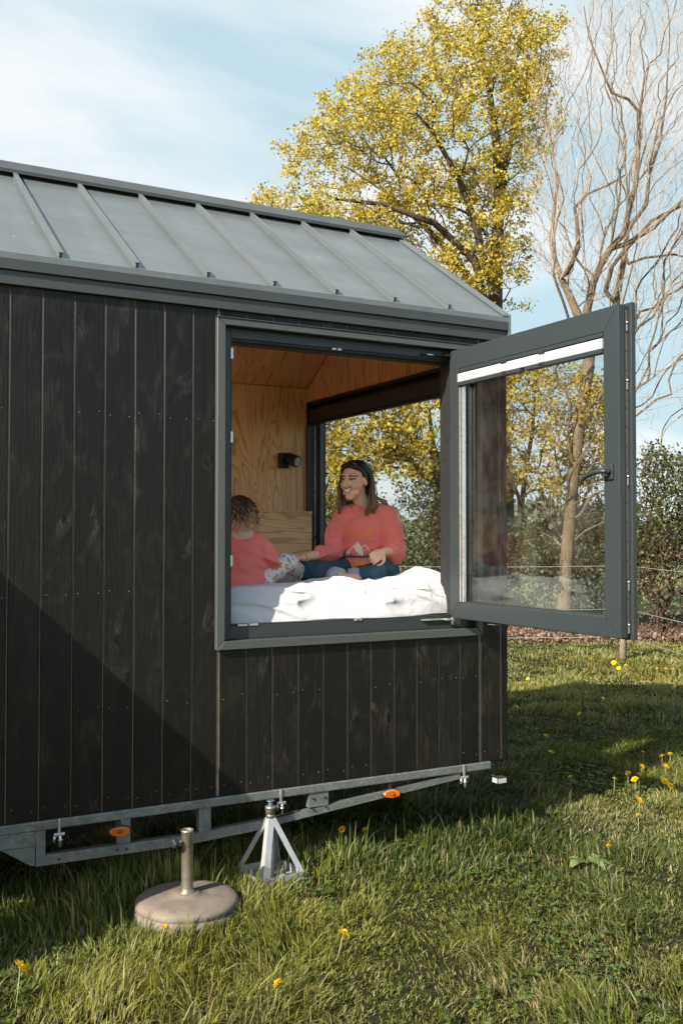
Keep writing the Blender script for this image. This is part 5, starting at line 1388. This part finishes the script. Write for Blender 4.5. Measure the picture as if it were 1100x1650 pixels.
sheet('lawn', [(-400, -400), (400, -400), (400, -2.9), (-400, -2.9)], .004, M['lawn'], 'structure', 'mown lawn on the sunny side of the house', 'lawn')
def gl_(d, lat): q = C0[:2]+d*np.array([math.sin(YAW), math.cos(YAW)])+lat*RT[:2]; return (q[0], q[1])
sheet('lawn', [gl_(2.4, 2.55), gl_(15.8, 7.6), gl_(15.8, 90), gl_(2.4, 90)], .006, M['lawn'], 'structure', 'mown lawn to the right of the rough grass', 'lawn')
sheet('lawn', [gl_(2.4, -2.55), gl_(15.8, -7.6), gl_(15.8, -60), gl_(2.4, -60)], .008, M['lawn'], 'structure', 'mown lawn to the left of the rough grass', 'lawn')
gs_ = np.random.default_rng(9)
edge = [ground(x, 16.4+.25*math.sin(x*.013)+.3*gs_.normal()*.5) for x in range(300, 1420, 40)]+[ground(x, 19.5) for x in range(1400, 290, -100)]
sheet('bare_soil', edge, .004, M['dirt'], 'structure', 'strip of bare brown soil under the hedgerow', 'soil')
# dry leaf litter on the soil strip
g = np.random.default_rng(31); n = 5200
px = g.uniform(640, 1250, n); dd = 16.2+g.random(n)**1.2*2.0
P = np.array([ground(a, b) for a, b in zip(px, dd)]); P[:, 2] = g.uniform(.012, .07, n)
V, Fc = leaf_mesh(P, 3, .05, .075, 33, -.2, .6); V[:, 2] = np.maximum(V[:, 2], .006)
tag(link('leaf_litter', np_mesh('leaf_litter', V, Fc), None, True, M['leaf_b']), 'dry brown leaf litter lying along the foot of the hedge', 'leaf litter', None, 'stuff')

# ---- the grass, blade by blade
def grass(bands, seed):
    g = np.random.default_rng(seed); PX, PY, SC, WD = [], [], [], []
    for d0, d1, dens, wsc in bands:
        area = .78*.5*(d1*d1-d0*d0)*1.02+1.1*(d1-d0)
        n = int(area*dens); d = np.sqrt(g.uniform(d0*d0, d1*d1, n)); lat = g.uniform(-1, 1, n)*(.343*d*1.12+.45)
        q = C0[None, :2]+d[:, None]*np.array([math.sin(YAW), math.cos(YAW)])+lat[:, None]*RT[None, :2]
        PX.append(q); WD.append(np.full(n, wsc))
        # sparser margin on both sides, for a viewer who steps aside
        m = int((d1-d0)*3.2*min(dens, 3200)*.8); d = g.uniform(d0, d1, m); lat = (.343*d*1.12+.40+g.random(m)**1.3*1.65)*np.where(g.random(m) < .5, -1, 1)
        q = C0[None, :2]+d[:, None]*np.array([math.sin(YAW), math.cos(YAW)])+lat[:, None]*RT[None, :2]; PX.append(q); WD.append(np.full(m, wsc*1.5))
    P = np.concatenate(PX); W_ = np.concatenate(WD)
    cell = np.floor(P/.10+.35*np.c_[vnoise(P, 3.1, 61), vnoise(P, 3.1, 62)]); jx = _h(cell[:, 0], cell[:, 1], cell[:, 0]*0, 5)*.055; jy = _h(cell[:, 0], cell[:, 1], cell[:, 0]*0, 6)*.055
    ctr = (cell+.5)*.10+np.c_[jx, jy]; pull = (g.uniform(0, .8, len(P))*(g.random(len(P)) < .55))[:, None]; P = P*(1-pull)+ctr*pull
    x, y = P[:, 0], P[:, 1]
    under = (x < 3.45) & (y > 1.15) & (y < 2.6); deep = (x < 3.45) & (y > 2.4)
    keep = ~(under) & ~deep
    keep &= (x-PBX)**2+(y-PBY)**2 > .232**2
    u_ = (P-ap)@ex_; v_ = (P-ap)@ey_; keep &= ~((np.abs(u_) < hs_-.004) & (np.abs(v_) < hs_-.004))
    big = fbm(P, .9, 7, 3); bare = vnoise(P, 2.6, 9)
    keep &= g.random(len(P)) < np.clip(1.2+bare*.8, .5, 1)
    P, W_, big = P[keep], W_[keep], big[keep]; n = len(P); x, y = P[:, 0], P[:, 1]
    tuft = np.clip(vnoise(P, 3.2, 15)*1.3, -.4, 1)+.25*vnoise(P, 9, 16)
    # longer grass along and under the trailer and round the concrete base, where the mower does not reach
    edge = np.exp(-((y-.05)/.42)**2)*(x < 3.9)+.5*np.exp(-(((x-PBX)**2+(y-PBY)**2)/.42**2)**3)
    depth = (P-C0[None, :2])@np.array([math.sin(YAW), math.cos(YAW)])
    far = np.clip((depth-9)/5, 0, 1)
    h = (.050+.052*np.clip(tuft, -.5, 1)+.052*edge*g.uniform(.3, 1.35, n)+.012*big)*g.uniform(.45, 1.35, n)*(1-.25*far)
    long_ = g.random(n) < .035; h[long_] *= 1.8
    h = np.clip(h, .012, .30)
    ld = vnoise(P, 1.1, 25)*3.2+vnoise(P, 5, 26)*1.8+g.normal(0, .9, n); lean = np.clip(np.abs(g.normal(.62, .38, n))-.35*edge, .03, 1.7)
    dx, dy = np.cos(ld), np.sin(ld); wa = g.uniform(0, math.pi, n); wx, wy = np.cos(wa), np.sin(wa)
    wd = (.0015+.0021*g.random(n)**2)*W_*(1+.35*edge)
    B = np.c_[x, y, np.zeros(n)-.004]
    Ld = np.c_[dx, dy, np.zeros(n)]; Wv = np.c_[wx, wy, np.zeros(n)]
    rows = []
    for s, wf in ((0, .8), (.38, 1.0), (.74, .72)):
        c_ = B+Ld*(h*lean*s*s)[:, None]; c_[:, 2] += h*(s-.36*lean*s*s*np.minimum(1, lean))
        rows += [c_-Wv*(wd*wf)[:, None], c_+Wv*(wd*wf)[:, None]]
    tip = B+Ld*(h*lean*1.08)[:, None]; tip[:, 2] += h*np.maximum(.12, 1-.42*lean*np.minimum(1.15, lean))
    V = np.stack(rows+[tip], 1).reshape(-1, 3); V[:, 2] = np.maximum(V[:, 2], -.004)
    i = np.arange(n)*7
    Fc = np.concatenate([np.c_[i, i+1, i+3], np.c_[i, i+3, i+2], np.c_[i+2, i+3, i+5], np.c_[i+2, i+5, i+4], np.c_[i+4, i+5, i+6]])
    dry = np.clip(.5+.5*vnoise(P, 1.4, 44)+.25*vnoise(P, 6, 45), 0, 1)
    dryb = (g.random(n) < .14+.38*dry**2*(1-.8*np.clip(edge, 0, 1))).astype(float)
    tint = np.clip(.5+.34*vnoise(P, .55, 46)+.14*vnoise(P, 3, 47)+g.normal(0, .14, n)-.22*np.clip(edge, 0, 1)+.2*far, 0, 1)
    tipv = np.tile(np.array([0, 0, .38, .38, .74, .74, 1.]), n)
    return V, Fc, {'tint': np.repeat(tint, 7), 'dry': np.repeat(dryb*g.uniform(.4, 1, n), 7), 'along': tipv}
k = NT('grass_blades'); tn = k.attr('tint'); dr = k.attr('dry'); al = k.attr('along')
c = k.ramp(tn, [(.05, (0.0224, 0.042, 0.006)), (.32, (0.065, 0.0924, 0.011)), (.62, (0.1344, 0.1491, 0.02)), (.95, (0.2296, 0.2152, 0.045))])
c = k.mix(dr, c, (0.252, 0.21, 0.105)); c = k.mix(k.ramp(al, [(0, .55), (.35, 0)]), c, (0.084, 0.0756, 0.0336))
k.base(c, .5, 0, .35); tl = k.n('BsdfTranslucent'); k.t.links.new(c, tl.inputs[0]); mxs = k.n('MixShader'); mxs.inputs[0].default_value = .32
k.t.links.new(k.b.outputs[0], mxs.inputs[1]); k.t.links.new(tl.outputs[0], mxs.inputs[2]); k.t.links.new(mxs.outputs[0], k.out.inputs[0]); M['grass'] = k.m
M['leaf_cl'] = mat_leaf('clover_leaves', [(.1, (.030, .060, .012)), (.5, (.060, .100, .020)), (.9, (.11, .14, .035))], .3)
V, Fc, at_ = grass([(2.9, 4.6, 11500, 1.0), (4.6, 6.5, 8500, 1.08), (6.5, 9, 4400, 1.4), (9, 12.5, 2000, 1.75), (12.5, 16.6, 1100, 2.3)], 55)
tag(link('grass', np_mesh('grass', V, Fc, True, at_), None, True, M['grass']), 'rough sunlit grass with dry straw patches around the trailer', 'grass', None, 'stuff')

# low clover and small broad leaves between the blades
g = np.random.default_rng(71); n = 9000; d = np.sqrt(g.uniform(3.0**2, 8.5**2, n)); lat = g.uniform(-1, 1, n)*(.343*d*1.1+.3)
q = C0[None, :2]+d[:, None]*np.array([math.sin(YAW), math.cos(YAW)])+lat[:, None]*RT[None, :2]
kp = (vnoise(q, 1.6, 91)+.5*vnoise(q, 5, 92) > .22) & ~((q[:, 0] < 3.5) & (q[:, 1] > 1.0)) & ((q[:, 0]-PBX)**2+(q[:, 1]-PBY)**2 > .25**2); q = q[kp]; n = len(q)
V, Fc = [], []; hh = g.uniform(.018, .060, n); aa = g.uniform(0, 6.28, n)
for j in range(3):
    a = aa+j*2.094; r_ = g.uniform(.007, .013, n); c = np.c_[q[:, 0]+np.cos(a)*r_, q[:, 1]+np.sin(a)*r_, hh]
    dx = np.c_[np.cos(a), np.sin(a), g.normal(.1, .25, n)]*r_[:, None]; dy = np.c_[-np.sin(a), np.cos(a), g.normal(0, .25, n)]*r_[:, None]*.85
    V.append(np.stack([c-dx, c-dx*.2+dy*.9, c+dx*.8+dy*.7, c+dx*.8-dy*.7, c-dx*.2-dy*.9], 1).reshape(-1, 3))
V = np.concatenate(V); i = np.arange(len(V)//5)*5
tag(link('clover', np_mesh('clover', V, np.concatenate([np.c_[i, i+1, i+2], np.c_[i, i+2, i+3], np.c_[i, i+3, i+4]])), None, True, M['leaf_cl']), 'patches of low clover leaves between the grass blades', 'clover', None, 'stuff')
# broad-leaved weed
M['weed'] = mat_leaf('weed_leaf', [(.1, (.10, .15, .045)), (.9, (.20, .25, .085))], .3)
def rosette(name, label, px, py, n, L_, W_, seed, cat='weed'):
    g = np.random.default_rng(seed); b = onZ(px, py, .03); b[2] = .0; mb = MB()
    for i in range(n):
        a = i*2.4+g.normal(0, .3); l = L_*g.uniform(.7, 1.2); d = np.array([math.cos(a), math.sin(a), 0]); s = np.array([-d[1], d[0], 0]); prev = None
        for t_ in np.linspace(0, 1, 7):
            c = b+d*l*t_+np.array([0, 0, .012+l*(.95*t_-.80*t_*t_)*g.uniform(.95, 1.05)]); w_ = W_*max(.10, math.sin(math.pi*min(1, t_*.85+.12)))*(1 if t_ < 1 else .1)*(1+.15*math.sin(t_*20+i))
            ring = [mb.bm.verts.new(c-s*w_+np.array([0, 0, w_*.25])), mb.bm.verts.new(c), mb.bm.verts.new(c+s*w_+np.array([0, 0, w_*.25]))]
            if prev:
                for q in (0, 1): f = mb.bm.faces.new((prev[q], prev[q+1], ring[q+1], ring[q])); f.smooth = True
            prev = ring
    o = mb.build(name, M['weed'], None); o.data.transform(Matrix.Translation(-Vector(b))); o.location = b; tag(o, label, cat)
rosette('broadleaf_weed', 'broad-leaved weed rosette in the short grass at the right', 944, 1390, 8, .13, .028, 61)

# dandelions
M['petal'] = mat_leaf('dandelion_petals', [(.1, (.82, .48, .004)), (.6, (.88, .58, .006)), (.95, (.90, .66, .03))], .3)
M['stalk'] = simple('dandelion_stalk', (.14, .17, .05), .6)
def flower_mesh(seed, r=.019):
    g = np.random.default_rng(seed); V, Fc = [], []
    for ringi, (n, rr, el) in enumerate(((20, 1.0, .12), (20, .86, .40), (16, .62, .75), (10, .36, 1.15))):
        for i in range(n):
            a = i*2*math.pi/n+g.normal(0, .09)+ringi*.13; l = r*rr*g.uniform(.88, 1.1); e = el+g.normal(0, .08)
            d = np.array([math.cos(a)*math.cos(e), math.sin(a)*math.cos(e), math.sin(e)]); s = np.array([-math.sin(a), math.cos(a), 0]); w_ = r*.11
            b = np.array([0, 0, .001*ringi]); o = len(V)
            V += [b-s*w_*.5, b+s*w_*.5, b+d*l*.7+s*w_, b+d*l*.7-s*w_, b+d*l]; Fc += [(o, o+1, o+2), (o, o+2, o+3), (o+3, o+2, o+4)]
    return np.array(V), np.array(Fc)
heads = [np_mesh('flower_head', *flower_mesh(500+i)) for i in range(3)]
for h_ in heads: h_.materials.append(M['petal'])
def stalk_mesh(L_, seed):
    g = np.random.default_rng(seed); mb = MB(); b = g.normal(0, .12, 2)*L_
    mb.tube([(b[0], b[1], -L_), (b[0]*.4, b[1]*.4, -L_*.55), (0, 0, -.003)], [.0022, .0020, .0022], 6)
    mb.tube([(0, 0, -.007), (0, 0, .001)], [.003, .0065], 8); me = mb.mesh('stalk'); me.materials.append(M['stalk']); return me
DL = [
 (265, 1495, 1.25, 'dandelion close in front of the concrete parasol base'), (33, 1558, 1.45, 'large dandelion near the left edge of the foreground grass'),
 (553, 1503, 1.1, 'dandelion alone in the middle of the foreground grass'), (448, 1585, 1.0, 'small dandelion lowest in the picture'),
 (551, 1337, 1.0, 'left one of two dandelions shaded at the trailer\'s edge'), (588, 1337, 1.0, 'right one of two dandelions shaded at the trailer\'s edge'),
 (1066, 1219, 1.2, 'topmost left dandelion of the right-hand clump'), (1079, 1216, 1.2, 'topmost right dandelion of the right-hand clump'), (1072, 1236, 1.15, 'tall dandelion in the middle of the right-hand clump'),
 (1033, 1235, 1.1, 'flat-topped dandelion at the shade edge left of the right-hand clump'), (1011, 1246, 1.0, 'leftmost dandelion of the small group by the shade edge'), (1029, 1249, 1.1, 'right dandelion of the small group by the shade edge'),
 (1022, 1256, 1.2, 'lowest dandelion of the small group by the shade edge'), (1070, 1259, 1.25, 'wide dandelion low in the right-hand clump'), (1079, 1266, 1.1, 'lowest dandelion of the right-hand clump'),
 (1029, 1289, 1.0, 'single dandelion just below the right-hand clump'), (989, 1255, .9, 'dim dandelion just inside the shade left of the small group'), (980, 1364, 1.05, 'dandelion above the broad-leaved weed'),
 (1027, 1314, .8, 'faint dandelion in the dry patch at the right'), (887, 1212, 1.1, 'orange-looking dandelion deep in the house shadow'), (878, 1185, .9, 'dandelion in the shadow nearest the house corner'),
 (918, 1252, .8, 'lowest dandelion in the house shadow'), (1035, 1212, .9, 'dandelion in the shadow just left of the right-hand clump'), (933, 1150, 1.0, 'dandelion in the upper middle of the house shadow'),
 (944, 1116, .9, 'left dandelion just inside the far shadow edge'), (971, 1125, .9, 'middle dandelion just inside the far shadow edge'), (982, 1146, .7, 'tiny dandelion in the middle of the far shadow'), (1086, 1106, 1.0, 'dandelion at the right end of the far shadow edge'),
 (832, 1139, .9, 'dandelion in the shadow against the house corner boards'),
 (850, 1094, 1.0, 'leftmost dandelion on the sunlit far grass edge'), (952, 1063, 1.4, 'bright dandelion left of the fence post'), (988, 1068, 1.6, 'brightest dandelion directly in front of the fence post'), (996, 1077, 1.3, 'lower dandelion in front of the fence post'),
 (1007, 1073, 1.3, 'dandelion just right of the fence post'), (1058, 1078, 1.2, 'first of four dandelions in a far row right of the post'), (1072, 1078, 1.1, 'second of four dandelions in a far row right of the post'), (1082, 1078, 1.1, 'third of four dandelions in a far row right of the post'),
 (1094, 1080, 1.2, 'last of four dandelions in a far row right of the post'), (1057, 1092, 1.1, 'dandelion below the far row on the shadow edge'), (1027, 1096, 1.1, 'dandelion on the shadow edge below the fence post'), (928, 1059, 1.1, 'farthest small dandelion left of the post'), (1090, 1050, 1.4, 'dandelion under the lowest fence wire at the right edge')]
heads_l, stalks_l = heads, [stalk_mesh(.075, 1), stalk_mesh(.11, 2), stalk_mesh(.15, 3)]
for i, (px, py, sc, lab) in enumerate(DL):
    far = py < 1120; hz = .135 if i < 6 else (.10 if not far else .12)
    L_ = (.075, .11, .15)[1 if hz < .13 else 2]; p = onZ(px, py, hz)
    rt_ = thing('dandelion', (p[0], p[1], 0), lab, 'dandelion', 'dandelions in the grass')
    h_ = bpy.data.objects.new('flower_head', heads[i % 3]); COL.objects.link(h_); h_.parent = rt_; h_.location = (0, 0, hz); h_.scale = (sc*1.25,)*3
    tocam = (Vector(C0)-Vector(p)).normalized(); h_.rotation_euler = (rs.uniform(-.25, .25)-tocam.y*.6, rs.uniform(-.25, .25)+tocam.x*.6, rs.uniform(0, 6))
    s_ = bpy.data.objects.new('stalk', stalks_l[1 if hz < .13 else 2]); COL.objects.link(s_); s_.parent = rt_; s_.location = (0, 0, hz); s_.rotation_euler = (0, 0, rs.uniform(0, 6))

# ---- wire fence
M['post'] = mat_bark('weathered_post', (.13, .10, .075), (.33, .27, .21), 8)
M['wire'] = simple('galvanised_wire', (0.372, 0.36, 0.336), .4, .6, .1, 5)
p1 = onZ(1003, 1062); p2 = ground(1100, float((p1-C0)@FW)/1.18); dv = (p2-p1); p3 = p1+dv*3.2
pl_ = ground(560, 14.0)
fe = thing('wire_fence', tuple(p1), 'three-strand wire fence on weathered wooden posts in front of the hedge', 'fence')
for pp in (p1, p3, pl_):
    mb = MB(); mb.tube([(pp[0], pp[1], -.2), (pp[0], pp[1], .7), (pp[0]+.01, pp[1], 1.40), (pp[0]+.01, pp[1], 1.42)], [.052, .05, .048, .03], 12); mb.build('post', M['post'], fe)
for z in (1.316, .709, .322):
    mb = MB()
    for a, b in ((pl_, p1), (p1, p3)):
        P = [(a[0]+(b[0]-a[0])*s, a[1]+(b[1]-a[1])*s-.052, z-.05*4*s*(1-s)*.4) for s in np.linspace(0, 1, 9)]
        mb.tube(P, .0048, 6)
    mb.build('wire', M['wire'], fe)
